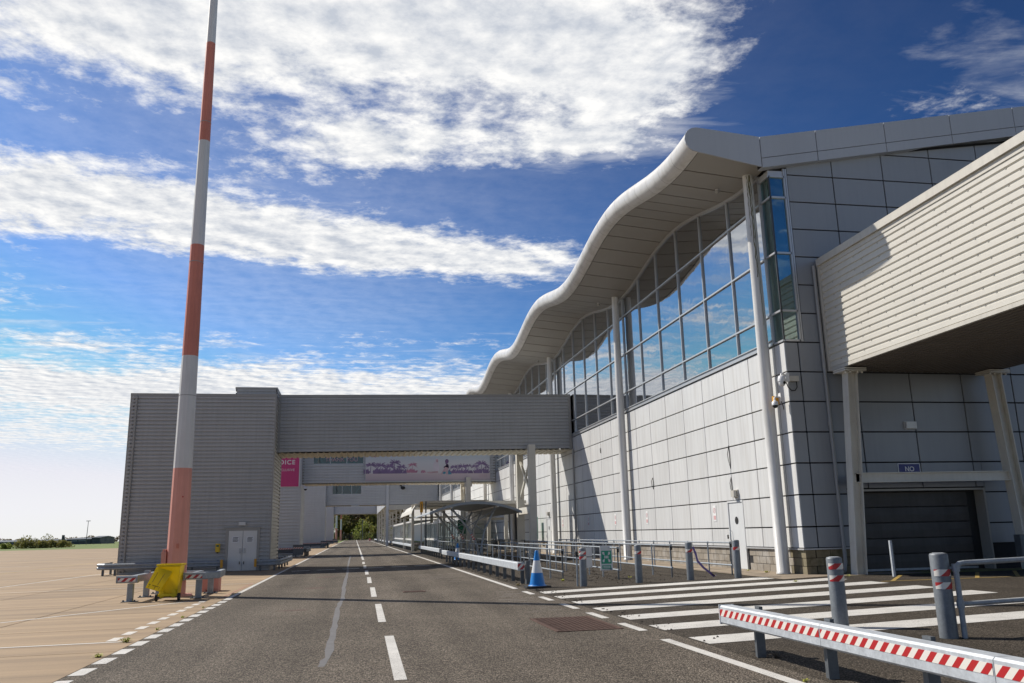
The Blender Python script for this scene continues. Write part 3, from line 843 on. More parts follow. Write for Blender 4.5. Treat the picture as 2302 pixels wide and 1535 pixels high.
# end wall panels
XE = [WX+.0, 13.36, 15.2, 17.05, 18.88, 20.72, 22.56, 24.4, 26.24]
ZE = [.745+0, 1.36, 2.29, 3.22, 4.15, 5.08, 6.0, 6.93, 7.86, 8.79, 9.72, 10.65, 11.58, 12.51, 13.44, 14.4, 15.3]
def fb(x): return 12.60+.185*(x-12.63)      # underside of the gable fascia
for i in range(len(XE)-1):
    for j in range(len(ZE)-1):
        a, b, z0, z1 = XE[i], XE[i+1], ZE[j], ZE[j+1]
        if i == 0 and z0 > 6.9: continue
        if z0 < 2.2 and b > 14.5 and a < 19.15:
            if a < 14.45: panel(a+GAP, 14.47, z0+GAP, z1-GAP, term, 'panel_shaded', '-y', YC)
            if b > 19.2: panel(19.17, b-GAP, z0+GAP, z1-GAP, term, 'panel_shaded', '-y', YC)
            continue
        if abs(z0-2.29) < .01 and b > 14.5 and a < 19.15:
            if a < 14.45: panel(a+GAP, 14.47, z0+GAP, z1-GAP, term, 'panel_shaded', '-y', YC); a = 14.48-GAP
            if b > 19.2: panel(19.17, b-GAP, z0+GAP, z1-GAP, term, 'panel_shaded', '-y', YC); b = 19.16+GAP
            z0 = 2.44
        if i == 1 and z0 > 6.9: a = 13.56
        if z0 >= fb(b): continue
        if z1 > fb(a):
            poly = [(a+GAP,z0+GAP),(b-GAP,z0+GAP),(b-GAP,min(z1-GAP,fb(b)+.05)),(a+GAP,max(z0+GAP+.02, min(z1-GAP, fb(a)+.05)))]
            MB().prism(poly, 1, YC, YC+.05).build('cladding_panel', M['panel_shaded'], term, origin=((a+b)/2,YC,z0))
        else: panel(a+GAP, b-GAP, z0+GAP, z1-GAP, term, 'panel_shaded', '-y', YC)
# roller door under the bridge
MB().box(14.5, 14.56, YC-.02, YC+.45, 0, 2.42).box(19.09, 19.15, YC-.02, YC+.45, 0, 2.42).box(14.56, 19.09, YC-.02, YC+.45, 2.36, 2.42).build('door_frame', M['trim_grey'], term)
rd = MB().box(14.56, 19.09, YC+.40, YC+.44, .0, 2.36).build('roller_door', M['black'], term)
for k in range(5):
    z0 = .05+.46*k
    mb = MB(); mb.prism([(YC+.34,z0+.012),(YC+.395,z0),(YC+.395,z0+.445),(YC+.34,z0+.435),(YC+.33,z0+.22)], 0, 14.6, 18.75); mb.build('door_section', M['darkdoor'], rd)
MB().box(14.58, 18.8, YC+.30, YC+.34, .02, .08).build('bottom_rail', M['galv'], rd)
# doors in the long wall
for (a, b, h) in DOORS[:2]:
    d = MB().box(WX+.02, WX+.07, a+.05, b-.05, .02, h-.06).build('door', M['door_white'], term)
    fr = MB().box(WX-.01, WX+.1, a, a+.05, .012, h).box(WX-.01, WX+.1, b-.05, b, .012, h).box(WX-.01, WX+.1, a+.05, b-.05, h-.06, h); fr.build('door_frame', M['door_white'], term)
    ring = MB(); cy, cz = (a+b)/2, 1.62
    ring.add([(WX+.012, cy+.13*math.cos(t), cz+.13*math.sin(t)) for t in [k*math.pi/10 for k in range(20)]] , [tuple(range(20))]); ring.build('round_window', M['black'], d)
    MB().tube([(WX+.0, b-.16, .95),(WX-.05, b-.16, .97),(WX-.05, b-.16, 1.25),(WX+.0, b-.16, 1.27)], .014, 8).build('handle', M['galv'], d)
    MB().box(WX-.0, WX+.02, b-.02+.1, b+.2, 1.0, 1.14).build('keypad', M['black'], term)
MB().box(WX+.2, WX+.24, 67, 71, 0, 2.9).build('entrance_opening', M['black'], term)
MB().box(WX-.02, WX+.2, 66.95, 67.05, 0, 2.9).box(WX-.02, WX+.2, 70.95, 71.05, 0, 2.9).build('door_frame', M['trim_grey'], term)
# roof: rounded eave in short lengths, soffit boards, gable fascia, roof sheet
EX, RAD = 10.45, .42
def ze(y): return zw(y)+.22
seg = BAY/12; y0 = 22.72; ns = int((YE-y0)/seg)
def arc(n=9): return [(-math.sin(t)*RAD, -math.cos(t)*RAD) for t in [math.pi*(i/(n-1))*1.0 for i in range(n)]]
sh = arc()
for k in range(ns):
    a, b = y0+seg*k+.007, y0+seg*(k+1)-.007
    mb = MB(); vs = []; sub = 3
    for s in range(sub+1):
        yy = a+(b-a)*s/sub; zc = ze(yy)+RAD
        vs += [(EX+o*.98, yy, zc+z) for (o, z) in sh]
    n = len(sh)
    mb.add(vs, [(s*n+i, s*n+i+1, (s+1)*n+i+1, (s+1)*n+i) for s in range(sub) for i in range(n-1)], True)
    mb.build('eave_segment', M['fascia'], term, origin=(EX,a,ze(a)))
    if k and a < 100:
        mb = MB(); vs = []
        for yy in (a-.016, a+.002):
            vs += [(EX+o*.98*1.004, yy, ze(yy)+RAD+z*1.004) for (o, z) in sh]
        mb.add(vs, [(i, i+1, n+i+1, n+i) for i in range(n-1)], True); mb.build('eave_joint', M['eave_joint'], term, origin=(EX,a,ze(a)))
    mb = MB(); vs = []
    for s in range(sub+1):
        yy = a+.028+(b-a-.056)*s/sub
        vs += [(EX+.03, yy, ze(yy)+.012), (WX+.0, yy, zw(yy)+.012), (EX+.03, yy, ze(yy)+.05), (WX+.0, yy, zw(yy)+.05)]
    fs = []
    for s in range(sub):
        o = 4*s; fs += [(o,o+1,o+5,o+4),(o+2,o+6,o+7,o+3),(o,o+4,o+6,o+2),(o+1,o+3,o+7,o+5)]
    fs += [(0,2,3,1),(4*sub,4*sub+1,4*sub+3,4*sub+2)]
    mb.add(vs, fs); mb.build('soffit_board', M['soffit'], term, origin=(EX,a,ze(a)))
mb = MB(); vs = []; n = NB*20
xs = [(EX, 2*RAD+.22-.012), (12.6, .86), (20, 2.2), (40, 5.85)]
for i in range(n+1):
    yy = y0+.05+(YE-y0-.05)*i/n
    vs += [(x, yy, zw(yy)+dz-(0 if x < 14 else .0)) for x, dz in xs]
mb.add(vs, [(i*4+k, i*4+k+1, (i+1)*4+k+1, (i+1)*4+k) for i in range(n) for k in range(3)], True)
mb.build('roof_sheet', M['gable'], term); mb = MB()
vs = []
for i in range(n+1):
    yy = y0+.05+(YE-y0-.05)*i/n
    vs += [(EX+.05, yy, ze(yy)+.06), (WX, yy, zw(yy)+.06), (40, yy, zw(yy)+4.2)]
mb.add(vs, [(i*3+k, i*3+k+1, (i+1)*3+k+1, (i+1)*3+k) for i in range(n) for k in range(2)], True)
mb.build('roof_sheet', M['backing'], term)
# gable fascia boards, y = 22.7
def ft(x): return 13.66+.185*(x-12.60)
FY = 22.70
t1 = [(EX+o, ze(y0)+RAD+z) for (o, z) in sh]
nose = [(12.58, 12.62)] + t1 + [(12.58, 13.66)]
def fj(x): return 12.92+.185*(x-12.6)
MB().prism([(12.59-.004,12.62),(12.59-.004,13.66)] + list(reversed(t1)), 1, FY, FY+.05).build('gable_panel', M['gable'], term)
xs = [12.6, 14.6, 17.15, 19.7, 22.25, 24.8, 27.4]
for a, b in zip(xs[:-1], xs[1:]):
    MB().prism([(a+.012,fj(a)+.011),(b-.012,fj(b)+.011),(b-.012,ft(b)),(a+.012,ft(a))], 1, FY, FY+.05).build('gable_panel', M['gable'], term)
    MB().prism([(a+.012,fb(a)),(b-.012,fb(b)),(b-.012,fj(b)-.011),(a+.012,fj(a)-.011)], 1, FY, FY+.05).build('gable_panel', M['gable'], term)
MB().prism([(12.59,12.64),(27.4,fb(27.4)+.03),(27.4,ft(27.4)-.03),(12.59,13.62)], 1, FY+.055, FY+.3).build('gable_backing', M['backing'], term)
MB().prism([(12.61,fb(12.61)),(27.4,fb(27.4)),(27.4,fb(27.4)+.04),(12.61,fb(12.61)+.04)], 1, FY+.05, YC+.05).build('gable_soffit', M['gable'], term)
# downpipe on the end wall
mb = MB().tube([(14.12,YC-.08,9.4),(14.12,YC-.08,.35),(14.02,YC-.16,.12),(13.98,YC-.2,.08)], .055, 10)
for z in (2.2,4.4,6.2): mb.lathe([(.066,-.05),(.066,.05)], 10, (14.12,YC-.08,z))
mb.build('downpipe', M['trim_grey'], term)
mb = MB().tube([(WX-.1,48.5,6.2),(WX-.1,48.5,.1)], .06, 8); mb.build('downpipe', M['trim_grey'], term)
# cables hanging loose out of the panel joints
for (yy, z0, z1, w) in ((27.4,3.4,4.2,.09),(27.4,2.5,3.1,.06),(35.25,3.1,3.6,.16),(43.0,5.4,5.7,.02),(55.0,1.2,3.6,.05)):
    MB().tube([(WX-.01,yy,z1),(WX-.05,yy+w*.6,(z0+z1)/2+.1),(WX-.04,yy+w*.5,(z0+z1)/2-.1),(WX-.01,yy-.01,z0),(WX-.03,yy-w*.6,(z0+z1)/2),(WX-.01,yy,z1-.03)], .012, 6).build('loose_cable', M['black'], term)
# beyond the last bay the block carries on lower
MB().box(WX+.3, 45, YE, 210, 0, 9.0).build('rear_wing', M['panel'], term)
# ------------------------------------------------------------------ ribbed metal cladding
def ribbed(mb, A, B, z0, z1, nrm, p=.2, d=.06, dz=0.0, both=False):
    """horizontal trapezoidal ribs on a wall from plan point A to B; nrm points outwards; dz lifts the B end"""
    zs = []; z = z0
    while z < z1-1e-6:
        for (f, o) in ((0,0),(.06,d),(.60,d),(.66,0),(1.0,0)):
            zz = min(z+f*p, z1)
            if not zs or abs(zs[-1][0]-zz) > 1e-5 or zs[-1][1] != o: zs.append((zz, o))
        z += p
    vs = []
    for (zz, o) in zs:
        vs += [(A[0]+nrm[0]*o, A[1]+nrm[1]*o, zz), (B[0]+nrm[0]*o, B[1]+nrm[1]*o, zz+dz)]
    mb.add(vs, [(2*i, 2*i+1, 2*i+3, 2*i+2) for i in range(len(zs)-1)])
    return mb
def ribbed_soffit(mb, x0, x1, y0, y1, z, p=.33, d=.05, dz=0.0, along='y'):
    us = []; u = 0; L = (x1-x0) if along == 'y' else (y1-y0)
    while u < L-1e-6:
        for (f, o) in ((0,0),(.08,-d),(.66,-d),(.74,0),(1.0,0)):
            q = min(u+f*p, L)
            if not us or abs(us[-1][0]-q) > 1e-5: us.append((q, o))
        u += p
    vs = []
    for (q, o) in us:
        if along == 'y': vs += [(x0+q, y0, z+o+dz*q/L), (x0+q, y1, z+o+dz*q/L)]
        else: vs += [(x0, y0+q, z+o), (x1, y0+q, z+o)]
    mb.add(vs, [(2*i, 2*i+1, 2*i+3, 2*i+2) for i in range(len(us)-1)])
    return mb

def tower(y0, y1, x0, x1, top, label, m, doors=False, name='stair_tower'):
    rp, rd0 = (.2, .075) if doors else (.27, .14)
    t = thing(name, ((x0+x1)/2, y0, gz(x0)), label, 'building', 'clad towers along the apron road')
    zb = -.32
    ribbed(MB(), (x0,y0), (x1,y0), zb, top-.15, (0,-1), rp, rd0).build('front_cladding', M[m], t)
    ribbed(MB(), (x1,y0), (x1,y1), zb, top-.15, (1,0)).build('side_cladding', M['clad_cream' if doors else m], t)
    ribbed(MB(), (x0,y0), (x0,y1), zb, top-.15, (-1,0)).build('side_cladding', M[m], t)
    ribbed(MB(), (x0,y1), (x1,y1), zb, top-.15, (0,1)).build('rear_cladding', M[m], t)
    for (cx, cy) in ((x0,y0),(x1,y0),(x0,y1),(x1,y1)):
        mb = MB()
        sx = -1 if cx == x0 else 1; sy = -1 if cy == y0 else 1
        mb.box(min(cx+sx*.065,cx-sx*.1), max(cx+sx*.065,cx-sx*.1), min(cy+sy*.065,cy-sy*.1), max(cy+sy*.065,cy-sy*.1), zb, top-.15)
        mb.build('corner_trim', M['trim_grey' if m == 'clad_grey' else m], t)
    mb = MB().box(x0-.07, x1+.07, y0-.07, y0+.2, top-.16, top).box(x0-.07, x1+.07, y1-.2, y1+.07, top-.16, top).box(x0-.07, x0+.2, y0+.2, y1-.2, top-.16, top).box(x1-.2, x1+.07, y0+.2, y1-.2, top-.16, top)
    mb.box(x0+.2, x1-.2, y0+.2, y1-.2, top-.2, top-.14); mb.build('roof_coping', M['trim_grey'], t)
    return t

def bridge(y0, y1, xa, xb, z0, z1, label, m, dz=.18, soff='soffit_cream', name='skybridge', skip=()):
    t = thing(name, (xa, y0, z0), label, 'bridge', 'enclosed bridges across the road')
    if not skip: ribbed(MB(), (xa,y0), (xb,y0), z0+.02, z1-.14, (0,-1), dz=dz).build('front_cladding', M[m], t)
    else:                       # window openings: (x0, x1, zlo, zhi)
        mb = MB()
        xs = sorted({xa, xb, *[v for s in skip for v in s[:2]]})
        for a, b in zip(xs[:-1], xs[1:]):
            s = [q for q in skip if q[0] <= a+1e-6 and q[1] >= b-1e-6]
            if not s: ribbed(mb, (a,y0), (b,y0), z0+.02, z1-.14, (0,-1), .25, .13)
            else:
                ribbed(mb, (a,y0), (b,y0), z0+.02, s[0][2], (0,-1), .25, .13); ribbed(mb, (a,y0), (b,y0), s[0][3], z1-.14, (0,-1), .25, .09)
        mb.build('front_cladding', M[m], t)
        for (a, b, lo, hi) in skip:
            w = MB().box(a, b, y0-.05, y0+.02, lo-.08, lo).box(a, b, y0-.05, y0+.02, hi, hi+.06).box(a-.07, a, y0-.05, y0+.02, lo-.08, hi+.06).box(b, b+.07, y0-.05, y0+.02, lo-.08, hi+.06).build('window_frame', M['mullion'], t)
            n = 3
            for k in range(n):
                p, q = a+(b-a)*k/n, a+(b-a)*(k+1)/n
                MB().box(p+.02, q-.02, y0+.0, y0+.012, lo, hi).build('pane', M['glass_teal'], w)
                if k: MB().box(p-.03, p+.03, y0-.03, y0+.03, lo, hi).build('mullion', M['mullion'], w)
            br = MB()
            for k in range(4):
                p = a+(b-a)*k/4; w_ = (b-a)/4
                br.beam((p, y0+.4, lo-.3 if k % 2 else hi+.1), (p+w_, y0+.4, hi+.1 if k % 2 else lo-.3), .16, .16)
            br.build('inner_bracing', M['white'], t)
            MB().box(a-.3, b+.3, y0+1.0, y0+1.05, lo-.6, hi+.5).build('dark_backdrop', M['teal_backdrop'], t)  # added dark sheet, standing in for the unlit bridge interior
    ribbed(MB(), (xa,y1), (xb,y1), z0+.02, z1-.14, (0,1), dz=dz).build('rear_cladding', M[m], t)
    ribbed_soffit(MB(), xa, xb, y0+.02, y1-.02, z0, dz=dz).build('underside', M[soff], t)
    mb = MB()
    mb.add([(xa,y0-.06,z1-.15),(xb,y0-.06,z1-.15+dz),(xb,y0-.06,z1+dz),(xa,y0-.06,z1),(xa,y1+.06,z1-.15),(xb,y1+.06,z1-.15+dz),(xb,y1+.06,z1+dz),(xa,y1+.06,z1)],
           [(0,1,2,3),(7,6,5,4),(3,2,6,7),(0,4,5,1)]); mb.build('roof_coping', M['trim_grey'], t)
    MB().box(xa, xa+.14, y0-.065, y0+.05, z0, z1-.15).build('end_trim', M['trim_grey'], t); MB().box(xb-.16, xb, y0-.065, y0+.05, z0+dz-.05, z1-.15+dz).build('end_trim', M['trim_grey'], t)
    return t
def portal(t, x, y0, y1, top, w=.42, m='steel_cream', brace=True):
    for yy in (y0, y1):
        MB().box(x-w/2, x+w/2, yy-w/2, yy+w/2, gz(x), top).build('support_column', M[m], t)
    if brace:
        MB().beam((x,y0,3.4),(x,y1,5.9),.12,.16).build('brace', M[m], t)
        MB().beam((x+.01,y0,5.9),(x+.01,y1,3.4),.12,.16).build('brace', M[m], t)
        MB().box(x-.16, x+.16, y0+w/2, y1-w/2, 2.45, 2.85).build('tie_beam', M[m], t)

# tower and bridge by the mast
t = tower(47.3, 51.9, -11.95, -4.47, 9.17, 'grey ribbed tower with double doors beside the mast', 'clad_grey', True)
ph = MB(); ribbed(ph, (-6.7,48.4), (-4.55,48.4), 9.1, 9.62, (0,-1)); ribbed(ph, (-4.55,48.4), (-4.55,51), 9.1, 9.62, (1,0)); ribbed(ph, (-6.7,48.4), (-6.7,51), 9.1, 9.62, (-1,0))
ph = ph.build('roof_housing', M['clad_grey'], t)
MB().box(-6.78, -4.47, 48.32, 51.05, 9.62, 9.74).build('coping', M['trim_grey'], ph)
MB().tube([(-11.68,47.18,9.0),(-11.68,47.18,-.2)], .055, 8).build('downpipe', M['trim_grey'], t)
fr = MB().box(-6.72, -6.58, 47.18, 47.3, -.28, 1.93).box(-5.10, -4.97, 47.18, 47.3, -.28, 1.93).box(-6.58, -5.10, 47.18, 47.3, 1.80, 1.93).box(-6.85, -4.85, 47.14, 47.3, 1.94, 1.97).build('door_frame', M['trim_grey'], t)
for k, (a, b) in enumerate(((-6.57,-5.85),(-5.83,-5.11))):
    d = MB().box(a, b, 47.2, 47.26, -.26, 1.79).build('door_leaf', M['door'], t)
    MB().box(a+.08, b-.08, 47.19, 47.2, -.1, 1.68).build('panel', M['door'], d)
    MB().box(a+.17, b-.17, 47.175, 47.185, 1.17, 1.50).build('notice', M['paper'], d)
    mb = MB()
    for r in range(4): mb.box(a+.22+.02*(r == 0), b-.22-.03*(r % 2), 47.170, 47.174, 1.45-.065*r-.028, 1.45-.065*r)
    mb.build('print', M['ink'], d)
    hx = b-.1 if k == 0 else a+.1
    MB().box(hx-.05, hx+.05, 47.15, 47.19, .62, .88).build('push_plate', M['flash'], d)
    MB().tube([(hx,47.19,.18),(hx,47.13,.2),(hx,47.13,.06)], .02, 6).build('handle', M['black'], d)
for xx in (-10.2, -8.1, -5.0):
    ribbed(MB(), (xx,47.296), (xx+.07,47.296), 2.1 if xx > -6 else -.3, 9.0, (0,-1), .2, .075).build('sheet_lap', M['clad_grey'], t)
b1 = bridge(48.9, 52.0, -4.42, 12.85, 6.08, 9.40, 'grey ribbed bridge from the mast tower to the terminal glazing', 'clad_grey', .17)
portal(b1, 10.25, 48.55, 52.3, 6.45)
for xx in (-1.2, 2.0, 5.2, 8.4, 11.0):
    ribbed(MB(), (xx,48.895), (xx+.07,48.895), 6.10+.17*(xx+4.42)/17.27, 9.26+.17*(xx+4.42)/17.27, (0,-1), .2, .06).build('sheet_lap', M['clad_grey'], b1)

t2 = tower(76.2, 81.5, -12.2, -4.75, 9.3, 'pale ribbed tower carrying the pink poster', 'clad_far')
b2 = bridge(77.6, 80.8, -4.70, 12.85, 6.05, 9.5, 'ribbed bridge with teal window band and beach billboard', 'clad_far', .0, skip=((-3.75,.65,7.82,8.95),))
portal(b2, 10.25, 77.2, 81.2, 6.45)
MB().box(9.9, 10.6, 77.1, 77.4, 5.6, 6.0).build('bearing_block', M['steel_cream'], b2)
tt = lettering('window_lettering', 'THANK YOU', .5, M['letter_dim'], b2, (-2.75, 77.59, 8.02))
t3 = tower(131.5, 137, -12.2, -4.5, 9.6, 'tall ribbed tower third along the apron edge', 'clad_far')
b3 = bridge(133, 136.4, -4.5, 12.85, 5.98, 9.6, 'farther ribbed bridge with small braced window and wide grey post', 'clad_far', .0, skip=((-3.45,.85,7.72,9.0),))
MB().box(4.72, 5.14, 132.7, 132.94, -.2, 9.55).build('support_column', M['clad_far'], b3)
MB().box(5.14, 11.5, 132.8, 133.0, 5.2, 5.95).build('edge_beam', M['steel_cream'], b3)
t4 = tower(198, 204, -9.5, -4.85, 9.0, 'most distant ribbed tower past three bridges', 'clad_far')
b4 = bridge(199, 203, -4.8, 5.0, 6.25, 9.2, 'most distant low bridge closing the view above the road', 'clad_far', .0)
# link gallery along the road between the two far bridges, on braced legs
lk = thing('link_gallery', (5.0, 136.5, 0), 'pale gallery along the road joining the two far bridges', 'bridge')
ribbed(MB(), (5.0,136.6), (5.0,199), 6.1, 9.2, (-1,0)).build('side_cladding', M['clad_far'], lk)
ribbed(MB(), (8.2,136.6), (8.2,199), 6.1, 9.2, (1,0)).build('side_cladding', M['clad_far'], lk)
MB().box(5.0, 8.2, 136.6, 199, 9.2, 9.35).build('roof', M['trim_grey'], lk)
MB().box(5.05, 8.15, 136.6, 199, 6.02, 6.1).build('underside', M['soffit_cream'], lk)
for yy in (138, 152, 168, 184, 198):
    for xx in (5.2, 8.0): MB().box(xx-.16, xx+.16, yy-.16, yy+.16, -.2, 6.02).build('leg', M['steel_cream'], lk)
    for k in range(5):
        z = .3+1.1*k
        MB().beam((5.2,yy,z),(8.0,yy,z+1.0),.09,.09).build('brace', M['white'], lk)
        MB().beam((8.0,yy+.01,z),(5.2,yy+.01,z+1.0),.09,.09).build('brace', M['white'], lk)

# pink poster on the second tower
po = thing('pink_poster', (-7.0, 76.1, 5.75), 'magenta poster with white capital letters on pale tower', 'poster')
MB().box(-8.6, -4.92, 76.02, 76.08, 5.72, 9.0).build('board', M['pink'], po)
MB().box(-4.92, -4.80, 75.99, 76.08, 5.68, 9.05).build('edge_trim', M['clad_far'], po)
lettering('lettering', 'CHOICE', .54, M['letter_white'], po, (-5.28, 76.012, 7.66), align='RIGHT', bold=.012, space=1.2)
lettering('lettering', 'ALL INCLUSIVE', .30, M['letter_white'], po, (-5.30, 76.012, 7.07), align='RIGHT', space=1.08)

# beach billboard on the second bridge
bb = thing('beach_billboard', (6.6, 77.5, 6.2), 'wide faded beach advert with purple palms and a seated couple', 'billboard')
def advert_mat():
    m = bpy.data.materials.new('advert'); m.use_nodes = True
    nt = m.node_tree; N, L = nt.nodes.new, nt.links.new; b = nt.nodes['Principled BSDF']; b.inputs['Roughness'].default_value = .5
    tc = N('ShaderNodeTexCoord'); sp = N('ShaderNodeSeparateXYZ'); L(tc.outputs['Generated'], sp.inputs[0])
    nz = N('ShaderNodeTexNoise'); nz.inputs['Scale'].default_value = 7; nz.inputs['Detail'].default_value = 6; L(tc.outputs['Generated'], nz.inputs['Vector'])
    a = N('ShaderNodeMath'); a.operation = 'MULTIPLY_ADD'; L(nz.outputs['Fac'], a.inputs[0]); a.inputs[1].default_value = .05; L(sp.outputs[2], a.inputs[2])
    r = N('ShaderNodeValToRGB'); L(a.outputs[0], r.inputs[0])
    e = r.color_ramp.elements; e[0].position = 0; e[0].color = (.34,.28,.33,1); e[1].position = 1; e[1].color = (.46,.56,.64,1)
    for p, c in ((.08,(.55,.46,.50,1)),(.255,(.66,.56,.58,1)),(.275,(.68,.64,.66,1)),(.6,(.68,.69,.72,1))):
        q = e.new(p); q.color = c
    L(r.outputs[0], b.inputs['Base Color']); return m
MB().box(.88, 12.34, 77.38, 77.46, 6.18, 9.0).build('board', advert_mat(), bb)
MB().box(.82, .88, 77.36, 77.46, 6.1, 9.0).box(.88, 12.34, 77.36, 77.46, 6.08, 6.18).build('frame', M['mullion'], bb)
rr = random.Random(5)
def palm(mb, x, z, h, s=1.0):
    lay = [77.3792-rr.uniform(0,.0002)]
    def Y_():
        lay[0] -= .00021; return lay[0]
    y = Y_()
    mb.add([(x-.03*s,y,z),(x+.03*s,y,z),(x+.07*s,y,z+h),(x+.03*s,y,z+h)], [(0,1,2,3)])
    cx, cz = x+.05*s, z+h
    for k in range(13):
        a = -.35+(math.pi+.7)*k/12+rr.uniform(-.12,.12); l = rr.uniform(.42,.66)*s
        pts = []
        for q in (0,.35,.7,1.0):
            pts.append((cx+math.cos(a)*l*q, cz+math.sin(a)*l*q*.8-.30*l*q*q, .085*s*(1-abs(q-.4))))
        for (p, q) in zip(pts[:-1], pts[1:]):
            y = Y_()
            mb.add([(p[0],y,p[1]-p[2]),(q[0],y,q[1]-q[2]*.9),(q[0],y,q[1]+q[2]*.3),(p[0],y,p[1]+p[2]*.3)], [(0,1,2,3)])
    for k in range(20):
        bx = x+rr.uniform(-.55,.55)*s; l = rr.uniform(.2,.5)*s; a = math.pi/2+rr.uniform(-.7,.7); y = Y_()
        mb.add([(bx-.05*s,y,z-.06),(bx+.05*s,y,z-.06),(bx+.07*s+math.cos(a)*l*.5,y,z+l*.5),(bx+math.cos(a)*l,y,z+math.sin(a)*l),(bx-.09*s+math.cos(a)*l*.4,y,z+l*.5)], [(0,1,2,3,4)])
for x, h, s in ((1.3,.75,1),(2.2,.7,1.05),(3.0,.6,1.0),(3.45,.95,1.1),(4.1,.55,.9)):
    mb = MB(); palm(mb, x, 6.92, h, s); mb.build('printed_palm', M['purple_print'], bb)
for x, h, s in ((8.95,.55,.85),(9.7,.6,1.0),(10.3,.65,.6),(10.9,.6,.7),(11.5,.85,1.15),(12.0,.5,.5)):
    mb = MB(); palm(mb, x, 6.88, h, s); mb.build('printed_palm', M['purple_print'], bb)
mb = MB(); palm(mb, 5.1, 6.98, .7, .8); mb.build('printed_palm', M['pink_print'], bb)
mb = MB(); palm(mb, 6.1, 6.95, .12, .35); mb.build('printed_palm', M['pink_print'], bb)
def disc(mb, x, z, rx, rz, y=77.3560, n=14): mb.add([(x+rx*math.cos(2*math.pi*k/n), y, z+rz*math.sin(2*math.pi*k/n)) for k in range(n)], [tuple(range(n))])
mb = MB(); disc(mb, 7.33, 8.02, .15, .2); mb.add([(7.1,77.3550,7.85),(7.5,77.3550,7.9),(7.62,77.3550,7.35),(7.5,77.3550,7.0),(7.05,77.3550,7.05),(7.0,77.3550,7.5)], [(0,1,2,3,4,5)]); mb.build('printed_figure', M['cloth_print'], bb)
mb = MB(); mb.add([(7.0,77.3530,7.0),(7.45,77.3530,7.05),(7.5,77.3530,6.9),(6.75,77.3530,6.85),(6.3,77.3530,6.95),(6.6,77.3530,6.98)], [(0,1,2,3,4,5)]); disc(mb, 7.4, 8.0, .1, .15, 77.3520); mb.build('printed_skin', M['skin_print'], bb)
mb = MB(); disc(mb, 8.3, 7.95, .17, .2); mb.add([(8.15,77.3550,7.8),(8.4,77.3550,7.7),(8.5,77.3550,7.5),(8.48,77.3550,7.3),(8.0,77.3550,7.42),(8.0,77.3550,7.36),(8.42,77.3550,7.2)], [(0,1,2,3,4,5,6)]); mb.build('printed_figure', M['dark_print'], bb)
mb = MB(); mb.add([(8.15,77.3530,7.45),(8.4,77.3530,7.35),(8.45,77.3530,6.75),(8.25,77.3530,6.72),(8.2,77.3530,7.1),(7.8,77.3530,6.75),(7.7,77.3530,6.72)], [(0,1,2,3,4,5,6)]); mb.build('printed_skin', M['skin_print'], bb)
mb = MB(); mb.add([(7.95,77.3510,6.98),(8.2,77.3510,7.0),(8.15,77.3510,6.78),(7.9,77.3510,6.8)], [(0,1,2,3)]).add([(8.42,77.3510,7.15),(8.6,77.3510,6.98),(8.75,77.3510,6.75),(8.4,77.3510,6.74)], [(0,1,2,3)]); mb.build('printed_shorts', M['blue_print'], bb)
lettering('lettering', 'THE HOME OF ALL INCLUSIVE', .15, M['letter_dim'], bb, (2.25, 77.3570, 8.42))
mb = MB()
for k in range(5):
    a = math.pi+math.pi*k/4; c = (1.72+.17*math.cos(a), 8.55+.13*math.sin(a))
    mb.tube([(c[0]+.075*math.cos(t), 77.3520, c[1]+.06*math.sin(t)) for t in [2*math.pi*i/10 for i in range(11)]], .014, 5)
mb.build('printed_flower', M['red'], bb)
mb = MB()
for k in range(3): mb.box(11.35, 12.05, 77.3520, 77.3580, 6.66-.1*k, 6.68-.1*k)
mb.build('printed_small_text', M['letter_dim'], bb)

# ------------------------------------------------------------------ near bridge over the roller door
nb = thing('approach_bridge', (14.3, 22.8, 6.0), 'cream ribbed bridge on steel portal above the dark roller door', 'bridge')
ya, yb = 22.86, -8.0
def nx(y): return 14.33+.042*(y-22.86)
def nz_(y): return .0125*(y-22.86)
def nface(mb, off, z0, z1, p=.2, d=.035, sgn=-1):
    zs = []; z = z0
    while z < z1-1e-6:
        for (f, o) in ((0,0),(.10,d),(.70,d),(.80,0),(1.0,0)):
            q = min(z+f*p, z1)
            if not zs or abs(zs[-1][0]-q) > 1e-5 or zs[-1][1] != o: zs.append((q, o))
        z += p
    vs = []
    for (q, o) in zs:
        for yy in (ya, yb): vs.append((nx(yy)+off+sgn*o, yy, q+nz_(yy)))
    mb.add(vs, [(2*i,2*i+1,2*i+3,2*i+2) for i in range(len(zs)-1)])
nface(MB() if False else (mbn := MB()), 0, 6.10, 9.36); mbn.build('side_cladding', M['clad_cream'], nb)
mbn = MB(); nface(mbn, 5.5, 6.10, 9.36, sgn=1); mbn.build('side_cladding', M['clad_cream'], nb)
def nbar(x0, x1, z0, z1):
    mb = MB(); vs = []
    for yy in (ya, yb):
        for (x, z) in ((x0,z0),(x1,z0),(x1,z1),(x0,z1)): vs.append((nx(yy)+x, yy, z+nz_(yy)))
    return mb.add(vs, [(3,2,1,0),(4,5,6,7),(0,1,5,4),(1,2,6,5),(2,3,7,6),(3,0,4,7)])
nbar(-.13, 5.63, 9.38, 9.60).build('roof_coping', M['trim_cream'], nb)
nbar(-.06, .05, 9.24, 9.375).build('eave_flashing', M['trim_cream'], nb)
nbar(-.05, .04, 6.0, 6.098).build('bottom_trim', M['trim_cream'], nb)
mb = MB(); n = 28
